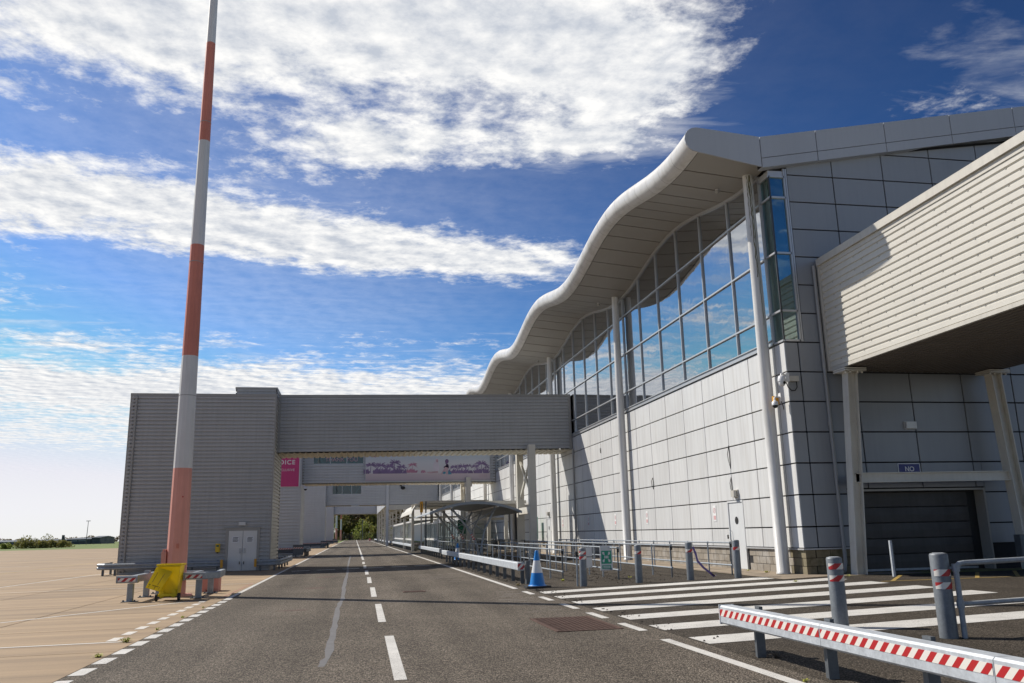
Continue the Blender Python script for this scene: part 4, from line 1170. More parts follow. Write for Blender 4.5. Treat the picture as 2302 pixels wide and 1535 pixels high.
for k in range(n):
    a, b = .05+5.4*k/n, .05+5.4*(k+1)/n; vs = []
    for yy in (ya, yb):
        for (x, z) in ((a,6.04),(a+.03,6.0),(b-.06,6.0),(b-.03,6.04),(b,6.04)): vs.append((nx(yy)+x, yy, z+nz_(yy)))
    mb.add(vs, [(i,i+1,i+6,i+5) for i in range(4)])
mb.build('underside', M['soffit_shaded'], nb)
mb = MB(); mb.box(14.22, 14.34, 22.80, 22.88, 6.0, 9.38); mb.build('corner_trim', M['trim_cream'], nb)
rr = random.Random(2); mb = MB()
for j in range(16):
    for k in range(18):
        yy = 22.2-k*1.25-(j % 2)*.4; z = 6.10+.2*j+.2*.9+nz_(yy)
        mb.box(nx(yy)-.016, nx(yy)+.0, yy-.02, yy+.02, z-.012, z+.006)
mb.build('fixing_screws', M['trim_grey'], nb, kind='stuff')
# portal: two I-section legs, cross beam, cap plates
def isec(mb, a, b, w, h, tw=.03, up=(1,0,0)):
    a, b = Vector(a), Vector(b); ax = (b-a).normalized()
    up = Vector(up); s = ax.cross(up).normalized()
    for k in (-1, 1): mb.beam(a+up*(k*h/2), b+up*(k*h/2), w, tw, up)
    mb.beam(a, b, tw, h-tw, up)
PY = 22.25
isec(mb := MB(), (14.13,PY,.0), (14.55,PY,5.86), .30, .30); mb.build('leg', M['steel_cream'], nb)
isec(mb := MB(), (19.75,PY,.0), (19.45,PY,5.86), .32, .32); mb.build('leg', M['steel_cream'], nb)
isec(mb := MB(), (14.36,PY,2.72), (19.56,PY,2.74), .16, .26, .03, (0,0,1)); mb.build('cross_beam', M['steel_cream'], nb)
for x in (14.55, 19.45):
    mb = MB().box(x-.36, x+.36, PY-.32, PY+.3, 5.86, 5.90).box(x-.36, x+.36, PY-.32, PY+.3, 5.915, 5.96)
    for dx in (-.27,-.12,.12,.27): mb.lathe([(.03,-.06),(.03,.0)], 6, (x+dx, PY-.22, 5.86))
    mb.build('cap_plate', M['steel_cream'], nb)

# ------------------------------------------------------------------ floodlight masts
def mast(x, y, h, label, group='red and white floodlight masts', detail=True):
    z0 = gz(x); t = thing('floodlight_mast', (x, y, z0), label, 'mast', group)
    bz = [z0, 3.59, 7.2, 11.0, 14.79, 18.58, 22.4, 26.2, h]
    rad = lambda z: .315-.0085*(z-z0)
    for k, (a, b) in enumerate(zip(bz[:-1], bz[1:])):
        mb = MB(); n = 12
        vs = []
        for z in (a+.0, b-.0):
            vs += [(x+rad(z)*math.cos(2*math.pi*(i+.5)/n), y+rad(z)*math.sin(2*math.pi*(i+.5)/n), z) for i in range(n)]
        mb.add(vs, [(i,(i+1)%n,n+(i+1)%n,n+i) for i in range(n)]); mb.build('mast_section', M['mast_pale' if k == 0 else 'mast_red' if k % 2 == 0 else 'mast_white'], t)
    for z in ((5.9, 10.4, 15.5, 20.5) if detail else ()):
        mb = MB(); n = 12; r = rad(z)+.006
        mb.add([(x+r*math.cos(2*math.pi*(i+.5)/n), y+r*math.sin(2*math.pi*(i+.5)/n), z+dz) for dz in (-.012,.012) for i in range(n)], [(i,(i+1)%n,n+(i+1)%n,n+i) for i in range(n)])
        mb.build('joint_ring', M['trim_grey'], t)
    MB().lathe([(.52,0),(.52,.05),(.33,.055)], 16, (x,y,z0)).build('base_plate', M['mast_pale'], t)
    mb = MB().box(x-.42, x-.28, y-.2, y+.2, z0+.25, z0+1.32); mb.box(x-.40, x-.30, y-.16, y+.16, z0+1.32, z0+1.40); mb.build('access_door', M['mast_pale'], t)
    if detail:
        MB().box(x+.02, x+.10, y-.325, y-.30, z0+1.42, z0+1.56).build('data_plate', M['mast_red'], t)
        MB().box(x+.10, x+.135, y-.315, y-.29, z0+2.95, z0+2.99).build('reflector', M['red'], t)
    hr = MB().lathe([(.12,0),(.9,.1),(.9,.2),(.12,.25)], 16, (x,y,h)).build('head_frame', M['galv'], t)
    for k in range(6):
        a = k*math.pi/3; MB().box(x+.95*math.cos(a)-.2, x+.95*math.cos(a)+.2, y+.95*math.sin(a)-.2, y+.95*math.sin(a)+.2, h-.25, h+.05).build('floodlight', M['galv_dark'], hr)
    return t
mast(-5.37, 27.84, 29.0, 'tall red and white banded mast standing by the yellow bin')
mast(-5.15, 249, 29.0, 'distant banded mast beneath the last bridge, the nearer of two', detail=False)
mast(-4.75, 307, 29.0, 'distant banded mast nearest the woodland fence', detail=False)

# ------------------------------------------------------------------ yellow wheeled bin, lid hanging open
bn = thing('wheeled_bin', (-5.15, 26.0, gz(-5.15)), 'yellow wheeled bin with its lid hanging open beside the mast', 'bin')
z0 = gz(-5.15)
def bquad(cx, cy, w, d, z): return [(cx-w/2,cy-d/2,z),(cx+w/2,cy-d/2,z),(cx+w/2,cy+d/2,z),(cx-w/2,cy+d/2,z)]
vs = bquad(-5.15,26.06,.46,.50,z0+.10)+bquad(-5.15,26.04,.60,.66,z0+.98)+bquad(-5.15,26.04,.56,.62,z0+.98)+bquad(-5.15,26.06,.42,.46,z0+.14)
fs = [(3,2,1,0)]+[(i,(i+1)%4,4+(i+1)%4,4+i) for i in range(4)]+[(4+i,4+(i+1)%4,8+(i+1)%4,8+i) for i in range(4)]+[(8+i,8+(i+1)%4,12+(i+1)%4,12+i) for i in range(4)]+[(12,13,14,15)]
MB().add(vs, fs).build('body', M['bin'], bn)
mb = MB()
for (a,b,c,d) in ((-5.485,-4.815,25.68,25.73),(-5.485,-4.815,26.35,26.40),(-5.485,-5.435,25.73,26.35),(-4.865,-4.815,25.73,26.35)): mb.box(a,b,c,d,z0+.955,z0+1.005)
mb.build('rim', M['bin'], bn)
MB().tube([(-5.44,25.66,z0+.95),(-4.86,25.66,z0+.95)], .018, 8).build('hinge_bar', M['bin'], bn)
mb = MB().box(-5.36,-5.26,25.74,25.83,z0+.08,z0+.30).box(-5.04,-4.94,25.74,25.83,z0+.08,z0+.30).box(-5.40,-4.90,25.72,25.84,z0+.13,z0+.20); mb.build('axle_housing', M['bin'], bn)
MB().tube([(-5.46,25.78,z0+.10),(-4.84,25.78,z0+.10)], .015, 8).build('axle', M['galv_dark'], bn)
for x in (-5.45, -4.85):
    w = MB().tube([(x-.028,25.78,z0+.105),(x+.028,25.78,z0+.105)], .105, 18, smooth=False).build('wheel', M['rubber'], bn)
    MB().tube([(x-.032,25.78,z0+.105),(x+.032,25.78,z0+.105)], .045, 12, smooth=False).build('hub', M['galv_dark'], w)
# lid: hangs skewed from one hinge on the near side
def lidpt(u, v, o=0.0):      # u across 0..1, v down 0..1, o outwards
    a = Vector((-5.46,25.62,z0+.94)); b = Vector((-5.02,25.60,z0+.80)); dn = Vector((-.27,-.10,-.54))
    nrm = (b-a).cross(dn).normalized()
    if nrm.y > 0: nrm = -nrm
    t = 1-.16*v
    return a + (b-a)*(.5+(u-.5)*t) + dn*v + nrm*o
n = 6; vs = [lidpt(i/n, j/n, .03+.045*math.sin(math.pi*i/n)*math.sin(math.pi*j/n)) for j in range(n+1) for i in range(n+1)] + [lidpt(i/n, j/n, .0) for j in range(n+1) for i in range(n+1)]
m_ = (n+1)*(n+1); fs = [(j*(n+1)+i, j*(n+1)+i+1, (j+1)*(n+1)+i+1, (j+1)*(n+1)+i) for j in range(n) for i in range(n)]
fs += [tuple(m_+q for q in reversed(f)) for f in list(fs)]
rim = [i for i in range(n+1)]+[j*(n+1)+n for j in range(1,n+1)]+[n*(n+1)+i for i in range(n-1,-1,-1)]+[j*(n+1) for j in range(n-1,0,-1)]
fs += [(rim[k], rim[(k+1)%len(rim)], m_+rim[(k+1)%len(rim)], m_+rim[k]) for k in range(len(rim))]
lid = MB().add(vs, fs).build('lid', M['bin'], bn)
mb = MB()
for (u, v0, v1) in ((.27,.22,.70),(.68,.20,.75)): mb.add([lidpt(u-.022,v0,.085), lidpt(u+.022,v0,.085), lidpt(u+.022,v1,.078), lidpt(u-.022,v1,.078)], [(0,1,2,3)])
for (u0, u1, v0, v1) in ((.10,.24,.80,.84),(.16,.20,.80,.95),(.36,.80,.80,.84),(.56,.62,.84,.95),(.86,.90,.80,.92)): mb.add([lidpt(u0,v0,.068), lidpt(u1,v0,.068), lidpt(u1,v1,.052), lidpt(u0,v1,.052)], [(0,1,2,3)])
mb.build('rib_shade', M['bin_shade'], lid)  # dark bars paint the shade of the lid's recessed ribs

# ------------------------------------------------------------------ crash barriers
def boxbeam(name, x, ys, z, label, group, posts, taped=True, tape_to=None, w=.20, h=.24, bow=0.0):
    y0, y1 = ys; t = thing(name, (x, y0, gz(x)), label, 'barrier', group)
    c = .02; L = y1-y0; nseg = max(1, round(L/2.6)); s = L/nseg
    for k in range(nseg):
        a, b = y0+s*k+.004, y0+s*(k+1)-.004
        pr = [(x-w/2+c,z-h),(x+w/2-c,z-h),(x+w/2,z-h+c),(x+w/2,z-c),(x+w/2-c,z),(x-w/2+c,z),(x-w/2,z-c),(x-w/2,z-h+c)]
        r = MB().prism(pr, 1, a, b).build('rail_length', M['galv_bright'], t)
        for zz in (z-.05, z-h+.05):
            pass
        if taped and (tape_to is None or a < tape_to):
            MB().box(x-w/2-.004, x-w/2-.001, a+.01, b-.01, z-h+.10, z-.06+.01).build('hazard_tape', M['tape_y'], r)
    for yy in posts:
        p = MB().box(x+w/2+.002, x+w/2+.05, yy-.06, yy+.06, gz(x), z+.03).box(x+.03, x+w/2+.002, yy-.06, yy-.045, gz(x), z-h-.002)
        p.build('post', M['galv_dark'], t)
        MB().box(x+.06, x+.10, yy-.044, yy+.055, gz(x), z-h-.004).build('post_web', M['galv_dark'], t)
    for yy in (y0-.003, y1+.003):
        MB().box(x-w/2-.006, x+w/2+.006, yy-.01, yy+.01, z-h-.006, z+.006).build('end_cap', M['galv_bright'], t)
    return t
bz_ = .37
nbar_ = boxbeam('crash_barrier', 5.0, (1.0, 11.1), bz_, 'galvanised box barrier with red and white tape near the zebra crossing', 'box barriers along the road', [10.4,8.75,7.1,5.4,3.7,2.0])
MB().box(4.895, 5.105, 11.115, 11.12, .17, .32).build('hazard_tape', M['tape_x'], nbar_)
fb1 = boxbeam('crash_barrier', 5.2, (26.7, 50.6), .45, 'long untaped box barrier behind the blue and white cone', 'box barriers along the road', [27.0+1.62*k for k in range(15)], False)
MB().box(5.09, 5.31, 26.66, 26.68, .24, .42).build('hazard_tape', M['tape_x'], fb1)
MB().box(5.34, 5.46, 26.55, 26.75, -.22, .50).build('end_post', M['galv_dark'], fb1)
boxbeam('crash_barrier', 5.5, (55.2, 73), .45, 'short box barrier below the yellow route sign', 'box barriers along the road', [55.6+1.7*k for k in range(11)], False)
boxbeam('crash_barrier', 5.55, (84, 128), .45, 'box barrier in front of the glazed walkway screens', 'box barriers along the road', [85+2.0*k for k in range(22)], False)
boxbeam('crash_barrier', 5.4, (131, 235), .45, 'farthest box barrier running past the braced legs', 'box barriers along the road', [132+4.0*k for k in range(26)], False)

WB = [(.0,-.155),(.03,-.155),(.085,-.105),(.085,-.055),(.03,-.01),(.03,.01),(.085,.055),(.085,.105),(.03,.155),(.0,.155),(.0,.15),(.022,.145),(.075,.10),(.075,.06),(.02,.012),(.02,-.012),(.075,-.06),(.075,-.10),(.022,-.145),(.0,-.15)]
def wbeam(pathpts, z, posts, label, caps=(), tape=False, group='corrugated barriers round the towers', m='galv_dark'):
    t = thing('corrugated_barrier', (pathpts[0][0], pathpts[0][1], gz(pathpts[0][0])), label, 'barrier', group)
    MB().sweep(WB, [(x, y, z) for x, y in pathpts]).build('rail', M[m], t)
    for (x, y, dx, dy) in posts:
        MB().box(x-.05, x+.05, y-.05, y+.05, gz(x), z+.17).build('post', M['galv_dark'], t)
    for (x0_, x1_, y0_, y1_) in caps: MB().box(x0_, x1_, y0_, y1_, z-.2, z+.2).build('yellow_cap', M['amber'], t)
    return t
# path runs so that the outward side (right of travel) faces the road
wbeam([(-12.9,50),(-12.9,46.75),(-12.4,46.35),(-6.95,46.35)][::1] and [(-12.75,49.5),(-12.75,46.7),(-12.35,46.35),(-6.75,46.35)][::-1][::-1], .14,
      [(-12.65,48.6,0,0),(-12.5,46.6,0,0),(-11.9,46.5,0,0),(-10,46.5,0,0),(-8.2,46.5,0,0),(-6.95,46.5,0,0)], 'corrugated barrier left of the grey double doors', caps=[(-6.78,-6.66,46.2,46.38)], m='galv')
wbeam([(-5.0,46.35),(-4.05,46.35),(-3.86,46.55),(-3.82,54.5)], .14, [(-4.8,46.5,0,0),(-4.1,46.55,0,0),(-4.0,48.2,0,0),(-4.0,50,0,0),(-4.0,52,0,0),(-4.0,54,0,0)],
      'corrugated barrier wrapping the corner right of the grey double doors', caps=[(-5.1,-4.98,46.2,46.38)], m='galv')
for (ty, x0_, x1_, lab) in ((75.2,-12.4,-4.4,'corrugated barrier at the foot of the pink poster tower'), (130.4,-12.4,-4.2,'corrugated barrier at the foot of the third tower'), (196.8,-9.8,-4.1,'corrugated barrier at the foot of the farthest tower')):
    t = wbeam([(x0_,ty),(x1_,ty),(x1_+.3,ty+.3),(x1_+.35,ty+7)], .25, [(x0_+1.5*k,ty+.12,0,0) for k in range(int((x1_-x0_)/1.5)+1)]+[(x1_+.2,ty+2.0*k+.6,0,0) for k in range(4)], lab)
    MB().box(x0_, x1_-.8, ty-.10, ty-.095, .38, .50).build('hazard_tape', M['tape_x'], t)
    MB().box(x1_-.75, x1_+.15, ty-.16, ty-.10, -.1, .75).build('end_shield', M['galv_dark'], t)
    MB().box(x1_-.72, x1_+.12, ty-.168, ty-.162, .42, .54).build('hazard_tape', M['tape_x'], t)
# box-section guard round the mast, open towards us
gd = thing('mast_guard', (-5.3, 27.5, gz(-5.3)), 'steel guard rail on posts round the mast base', 'barrier')
for (x, y, tz) in ((-6.2,26.0,.22),(-6.2,27.9,.5),(-4.45,26.5,.25),(-4.45,28.6,.28),(-6.2,29.6,.3)):
    MB().cbox(x-.085, x+.085, y-.06, y+.06, gz(x), tz, .015).build('post', M['mast_red' if (x, y) == (-6.2,27.9) and False else 'galv'], gd)
    mb = MB().box(x-.2, x+.2, y-.16, y+.16, gz(x), gz(x)+.02)
    for dx in (-.15,.15): mb.lathe([(.025,0),(.025,.06)], 6, (x+dx, y-.1, gz(x)))
    mb.build('foot_plate', M['galv_dark'], gd)
def gbeam(path, z, h=.20, w=.16):
    c = .02; pr = [(-w/2,z-h+c),(-w/2+c,z-h),(w/2-c,z-h),(w/2,z-h+c),(w/2,z-c),(w/2-c,z),(-w/2+c,z),(-w/2,z-c)]
    return MB().sweep(pr, [(x, y, 0) for x, y in path])
r = gbeam([(-5.98,25.85),(-6.55,25.85)][::-1], .44).build('rail', M['galv'], gd)
MB().box(-6.5, -6.03, 25.762, 25.766, .28, .38).build('hazard_tape', M['tape_x'], r)
gbeam([(-6.2,25.95),(-6.2,29.7)], .43).build('rail', M['galv'], gd)
r = gbeam([(-4.86,26.35),(-4.28,26.35),(-3.98,26.75),(-4.1,28.6)], .46).build('rail', M['galv'], gd)
MB().box(-4.80, -4.33, 26.262, 26.266, .30, .40).build('hazard_tape', M['tape_x'], r)
gbeam([(-4.9,26.36),(-4.9,29.6),(-6.2,29.6)], .40, .16, .12).build('rail', M['galv'], gd)
MB().box(-4.92, -4.35, 29.5, 30.1, gz(-4.7), .16).build('kerb_block', M['mast_pale'], gd)

# ------------------------------------------------------------------ cones and bollards
def cone(x, y, label, h=1.0):
    z0 = gz(x); t = thing('traffic_cone', (x, y, z0), label, 'traffic cone', 'blue and white cones')
    MB().cbox(x-.36, x+.36, y-.36, y+.36, z0, z0+.055, .10).build('base', M['rubber'], t)
    R = lambda s: .235*(1-s)+.045*s
    def ring(a, b, m, nm):
        MB().lathe([(R(a),a*h+.055),(R(b),b*h+.055)], 20, (x,y,z0)).build(nm, M[m], t)
    MB().lathe([(.27,.05),(.265,.075),(.235,.085)], 20, (x,y,z0)).build('skirt', M['cone_blue'], t)
    ring(.03,.37,'cone_blue','lower_sleeve'); ring(.37,.72,'cone_white','reflective_sleeve'); ring(.72,.97,'cone_blue','upper_sleeve')
    MB().lathe([(.052,.97*h+.05),(.052,h*.99+.05),(.035,h+.06)], 14, (x,y,z0)).build('tip', M['cone_blue'], t)
    return t
cone(5.32, 24.84, 'blue and white cone standing at the corner of the zebra crossing')
cone(6.1, 51.0, 'blue and white cone half hidden at the far end of the long barrier', .95)
def bollard(x, y, bands, label, h=1.08, r=.105):
    z0 = gz(x); t = thing('bollard', (x, y, z0), label, 'bollard', 'steel bollards')
    MB().lathe([(r,0),(r,h-.03),(r-.008,h-.008),(r-.03,h)], 22, (x,y,z0)).build('post', M['bollard'], t)
    MB().lathe([(r-.04,h),(r-.045,h+.003)], 22, (x,y,z0)).build('cap', M['galv_bright'], t)
    for zb in bands:
        n = 10; vs = []
        for k in range(n+1):
            a = math.pi*(1.06+.88*k/n)
            vs += [(x+(r+.004)*math.cos(a), y+(r+.004)*math.sin(a), z0+zb-.045), (x+(r+.004)*math.cos(a), y+(r+.004)*math.sin(a), z0+zb+.045)]
        MB().add(vs, [(2*k,2*k+2,2*k+3,2*k+1) for k in range(n)], True).build('reflective_band', M['tape_b'], t)
    return t
bollard(6.54, 24.15, (.94,.80), 'twin-banded bollard beside the thin post, next to the cone')
bollard(8.22, 24.13, (.86,), 'single-banded bollard in front of the green notice rail')
bollard(9.71, 23.87, (.84,), 'single-banded bollard with purple ribbon trailing from it')
bollard(11.05, 23.54, (.84,), 'single-banded bollard in front of the white door')
bollard(7.40, 12.3, (.92,.74), 'twin-banded bollard behind the taped barrier on the crossing', h=1.06, r=.12)
bollard(7.98, 10.62, (.86,.69), 'twin-banded bollard joined to the low pipe rail', h=1.12, r=.12)

# ------------------------------------------------------------------ queue rails
def qrail(x0, y0, x1, y1, label, sp=1.75, ends=True, sign=None, m='galv', h=.97):
    t = thing('queue_rail', (x0, y0, gz(x0)), label, 'railing', 'pipe rails of the queue lanes')
    L = math.hypot(x1-x0, y1-y0); n = max(1, round(L/sp))
    for k in range(n+1):
        x, y = x0+(x1-x0)*k/n, y0+(y1-y0)*k/n; z = gz(x)
        p = MB().tube([(x,y,z),(x,y,z+h)], .026, 8); p.build('post', M['galv_dark' if m == 'galv' and k == 0 else m], t)
        for zz in (h, .29): MB().tube([(x-(x1-x0)/L*.06,y-(y1-y0)/L*.06,z+zz),(x+(x1-x0)/L*.06,y+(y1-y0)/L*.06,z+zz)], .036, 8).build('clamp', M[m], t)
    for zz in (h, .29): MB().tube([(x0,y0,gz(x0)+zz),(x1,y1,gz(x1)+zz)], .025, 8).build('rail', M[m], t)
    if ends: MB().box(x0-.035, x0+.035, y0-.055, y0-.03, gz(x0)+h-.14, gz(x0)+h+.03).build('belt_head', M['black'], t)
    return t
ra = qrail(6.63, 27.0, 6.65, 50, 'outer queue rail ending just behind the blue and white cone')
qrail(6.8, 53, 6.9, 76, 'outer queue rail continuing under the arched shelter')
rb = qrail(8.21, 26.07, 8.2, 48, 'second queue rail carrying the green notice')
rc = qrail(9.77, 25.5, 9.75, 48, 'third queue rail starting behind the ribbon bollard')
rd_ = qrail(11.5, 24.9, 11.4, 47, 'queue rail closest to the terminal wall')
qrail(8.6, 52, 8.6, 72, 'inner queue rail beneath the shelter columns', m='galv_dark')
qrail(10.2, 51, 10.2, 74, 'dark queue rail by the bridge portal', m='galv_dark')
po_ = thing('belt_post', (6.42, 24.37, gz(6.42)), 'thin free standing post with black belt head beside a bollard', 'post')
MB().tube([(6.42,24.37,gz(6.42)),(6.42,24.37,gz(6.42)+.94)], .028, 10).build('post', M['galv'], po_)
MB().box(6.385,6.455,24.335,24.405,gz(6.42)+.83,gz(6.42)+.98).build('belt_head', M['black'], po_)
# low pipe rail leading right from the near bollard
lr = thing('pipe_rail', (8.12, 10.5, gz(8.12)), 'two-bar pipe rail leading off from the near bollard', 'railing')
zz = gz(8.13)
MB().tube([(8.13,10.5,zz),(8.13,10.5,zz+.92)], .036, 10).build('post', M['galv'], lr)
MB().tube([(8.13,10.5,zz+.92),(8.19,10.5,zz+.97),(8.27,10.5,zz+.98),(14.0,10.6,zz+1.1)], .036, 10).build('top_bar', M['galv'], lr)
MB().tube([(8.13,10.5,zz+.44),(14.0,10.6,zz+.56)], .032, 10).build('lower_bar', M['galv'], lr)
for z in (.44,.92): MB().lathe([(.05,-.05),(.05,.05)], 12, (8.13,10.5,zz+z)).build('clamp', M['galv'], lr)
for x in (11.2,14.0): MB().tube([(x,10.72,gz(x)),(x,10.72,gz(x)+.9)], .034, 10).build('post', M['galv'], lr)
# notices on the second rail
gn = thing('assembly_notice', (8.49, 28.2, .2), 'green and white evacuation notice hanging on a queue rail', 'sign')
nx0, ny0 = 8.08, 26.9
MB().box(nx0-.21, nx0+.21, ny0-.012, ny0, .12, .90).build('board', M['paper'], gn)
MB().box(nx0-.17, nx0+.17, ny0-.016, ny0-.013, .33, .74).build('green_field', M['signgreen'], gn)
mb = MB()
for sx in (-1, 1):
    for sz in (-1, 1):
        mb.add([(nx0+sx*.13,ny0-.019,.54+sz*.16),(nx0+sx*.13,ny0-.019,.54+sz*.09),(nx0+sx*.05,ny0-.019,.54+sz*.05),(nx0+sx*.07,ny0-.019,.54+sz*.16)], [(0,1,2,3)])
for dx in (-.05,0,.05): disc(mb, nx0+dx, .54, .022, .05, ny0-.019, 8)
mb.build('symbol', M['paper'], gn)
MB().box(nx0-.15, nx0+.15, ny0-.016, ny0-.013, .17, .28).build('green_field', M['signgreen'], gn)
mb = MB()
for k in range(2): mb.box(nx0-.12, nx0+.12, ny0-.019, ny0-.017, .195+.04*k, .215+.04*k)
mb.build('print', M['paper'], gn)
wn = thing('paper_notice', (8.13, 29.6, .2), 'plain white paper notice beside the green one', 'sign')
MB().box(7.84, 8.08, 28.58, 28.59, .15, .83).build('sheet', M['paper'], wn)
MB().box(7.84, 8.08, 28.57, 28.578, .50, .52).build('strap', M['black'], wn)
rbn = thing('loose_ribbon', (10.05, 24.4, .3), 'dark purple ribbon trailing from a bollard to the ground', 'ribbon')
pts = [(9.80,23.78,.86),(9.87,23.76,.66),(9.9,23.74,.46),(10.07,23.72,.26),(10.22,23.70,.14),(10.38,23.69,.0),(10.42,23.69,.05)]
mb = MB(); vs = []
for i, p in enumerate(pts): vs += [(p[0]-.025,p[1],p[2]-.02),(p[0]+.025,p[1]-.01,p[2]+.02)]
mb.add(vs, [(2*i,2*i+1,2*i+3,2*i+2) for i in range(len(pts)-1)], True)
mb.add([(x+.001,y+.006,z) for x,y,z in vs], [(2*i,2*i+2,2*i+3,2*i+1) for i in range(len(pts)-1)], True); mb.build('strip', M['ribbon'], rbn)
sb = thing('sign_frame', (14.75, 21.4, 0), 'steel sign stand seen from the side by the portal leg', 'sign')
MB().box(14.35,14.41,21.0,21.06,0,.95).build('leg', M['galv_bright'], sb)
MB().box(14.72,14.78,21.5,21.56,0,.9).build('leg', M['galv_dark'], sb)
MB().beam((14.38,21.03,.62),(14.75,21.53,.60),.03,.55).build('board', M['galv_dark'], sb)
rm = thing('control_box', (19.9, 22.3, 0), 'dark equipment cabinet in the shade by the right portal leg', 'cabinet')
MB().cbox(19.25,19.95,21.9,22.2,.35,1.0,.03).build('case', M['galv_dark'], rm)
MB().box(19.4,19.46,21.95,22.1,0,.35).build('foot', M['galv_dark'], rm); MB().box(19.75,19.81,21.95,22.1,0,.35).build('foot', M['galv_dark'], rm)

# ------------------------------------------------------------------ fittings on walls
def bulkhead(x, y, z, face, label, w=.36, h=.19, m='lampglass'):
    t = thing('wall_lamp', (x, y, z), label, 'lamp', 'bulkhead lamps on walls')
    if face == '-y':
        MB().box(x-w/2-.03, x+w/2+.03, y-.05, y, z-h/2-.02, z+h/2+.02).build('housing', M['flash'], t)
        MB().cbox(x-w/2, x+w/2, y-.12, y-.05, z-h/2, z+h/2, .02).build('lens', M[m], t)
    else:
        MB().box(x-.05, x, y-w/2-.02, y+w/2+.02, z-h/2-.02, z+h/2+.02).build('housing', M['trim_cream'], t)
        MB().cbox(x-.16, x-.05, y-w/2, y+w/2, z-h/2, z+h/2, .03).build('lens', M['trim_cream'], t)
    return t
bulkhead(16.85, YC, 4.35, '-y', 'rectangular floodlight above the blue sign on the end wall', .36, .2)
bulkhead(-5.9, 47.2, 2.16, '-y', 'white lamp over the grey double doors', .34, .16)
bulkhead(WX, 27.1, 2.52, '-x', 'cream lamp above the white door nearest the corner column', .3, .22)
bulkhead(WX, 55.8, 2.55, '-x', 'cream lamp above the farther white door', .3, .22)
ph = thing('emergency_phone', (-7.07, 47.2, .9), 'yellow phone box on the ribbed wall beside the double doors', 'phone')
MB().cbox(-7.19, -6.97, 47.04, 47.25, .72, 1.15, .03).build('case', M['yellow'], ph)
MB().box(-7.14,-7.02,47.03,47.04,.98,1.08).build('label', M['darkgreen'], ph)
MB().lathe([(.04,0),(.06,.06)], 10, (-7.08,47.13,.65)).build('cable_gland', M['black'], ph)
ns_ = thing('no_sign', (16.55, YC, 2.8), 'blue sign reading NO above the roller door', 'sign')
MB().cbox(16.28, 16.98, YC-.03, YC-.01, 2.62, 3.16, .005).build('board', M['signblue'], ns_)
MB().box(16.26,17.0,YC-.026,YC-.008,3.162,3.185).box(16.25,16.275,YC-.026,YC-.008,2.62,3.16).box(16.985,17.01,YC-.026,YC-.008,2.62,3.16).build('border', M['paper'], ns_)
lettering('lettering', 'NO', .20, M['letter_white'], ns_, (16.63, YC-.034, 2.945), align='CENTER', bold=.004)
for k, (yy, lab) in enumerate(((29.0,'faded red no-smoking notice beside the white door'),(36.3,'faded red notice between the second column and the door'),(41.0,'faded red notice just past the second column'),(46.0,'faded notice within the slanting bridge shadow'),(52.0,'faded red notice before the third column'))):
    t = thing('wall_notice', (WX, yy, 1.8), lab, 'notice', 'faded notices on the long wall')
    MB().box(WX-.012, WX-.003, yy-.13, yy+.13, 1.62, 2.18).build('sheet', M['paper'], t)
    mb = MB()
    n = 16; mb.add([(WX-.016, yy+r*math.cos(2*math.pi*i/n), 2.0+r*math.sin(2*math.pi*i/n)) for r in (.10,.075) for i in range(n)], [(i,(i+1)%n,n+(i+1)%n,n+i) for i in range(n)])
    mb.add([(WX-.016,yy-.08,2.06),(WX-.016,yy-.06,2.08),(WX-.016,yy+.08,1.94),(WX-.016,yy+.06,1.92)], [(0,1,2,3)])
    mb.box(WX-.018, WX-.014, yy-.09, yy+.09, 1.68, 1.82); mb.build('print', M['signred'], t)

def dome_camera(x, y, z, label, big=True):
    t = thing('security_camera', (x, y, z), label, 'camera', 'dome cameras')
    if big:
        MB().lathe([(.02,.23),(.07,.22),(.11,.17),(.125,.08),(.125,.04)], 18, (x,y,z)).build('housing', M['camwhite'], t)
        MB().lathe([(.10,.045),(.105,.0),(.09,-.06),(.05,-.10),(.0,-.115)], 18, (x,y,z)).build('camera_head', M['camwhite'], t)
        MB().tube([(x+.02,y-.085,z-.01),(x+.025,y-.115,z-.015)], .045, 12, smooth=False).build('lens', M['black'], t)
        MB().tube([(x,y,z+.21),(x,y,z+.27),(x+.06,y+.02,z+.29),(x+.16,y+.06,z+.22)], .032, 10).build('arm', M['camwhite'], t)
        MB().box(x+.14,x+.26,y+.0,YC-.002,z+.04,z+.30).build('bracket', M['camwhite'], t)
        MB().box(x+.28,x+.58,YC-.13,YC-.01,z+.06,z+.22).build('junction_box', M['trim_cream'], t)
        MB().tube([(x+.52,YC-.07,z+.06),(x+.52,YC-.08,z-.12),(x+.44,YC-.09,z-.22),(x+.32,YC-.09,z-.22),(x+.22,YC-.09,z-.12),(x+.17,YC-.09,z+.02)], .016, 8).build('cable', M['black'], t)
    else:
        MB().lathe([(.03,.16),(.06,.12),(.095,.10),(.095,.0)], 16, (x,y,z)).build('housing', M['camwhite'], t)
        MB().lathe([(.08,.0),(.075,-.04),(.04,-.08),(.0,-.09)], 16, (x,y,z)).build('smoked_dome', M['black'], t)
        MB().tube([(x,y,z+.15),(x,y,z+.22),(x+.05,y+.01,z+.26),(x+.2,y+.05,z+.26)], .03, 10).build('arm', M['camwhite'], t)
        MB().box(x+.19,x+.24,y-.03,y+.12,z+.12,z+.38).build('wall_plate', M['camwhite'], t)
        MB().box(x+.02,x+.2,y+.10,y+.2,z+.05,z+.30).build('junction_box', M['amber'], t)
        MB().tube([(x+.22,y+.02,z+.13),(x+.27,y+.02,z-.02),(x+.30,y+.05,z-.12)], .012, 6).build('cable', M['black'], t)
    return t
dome_camera(12.62, 22.80, 5.62, 'large white dome camera with looped cable at the building corner')
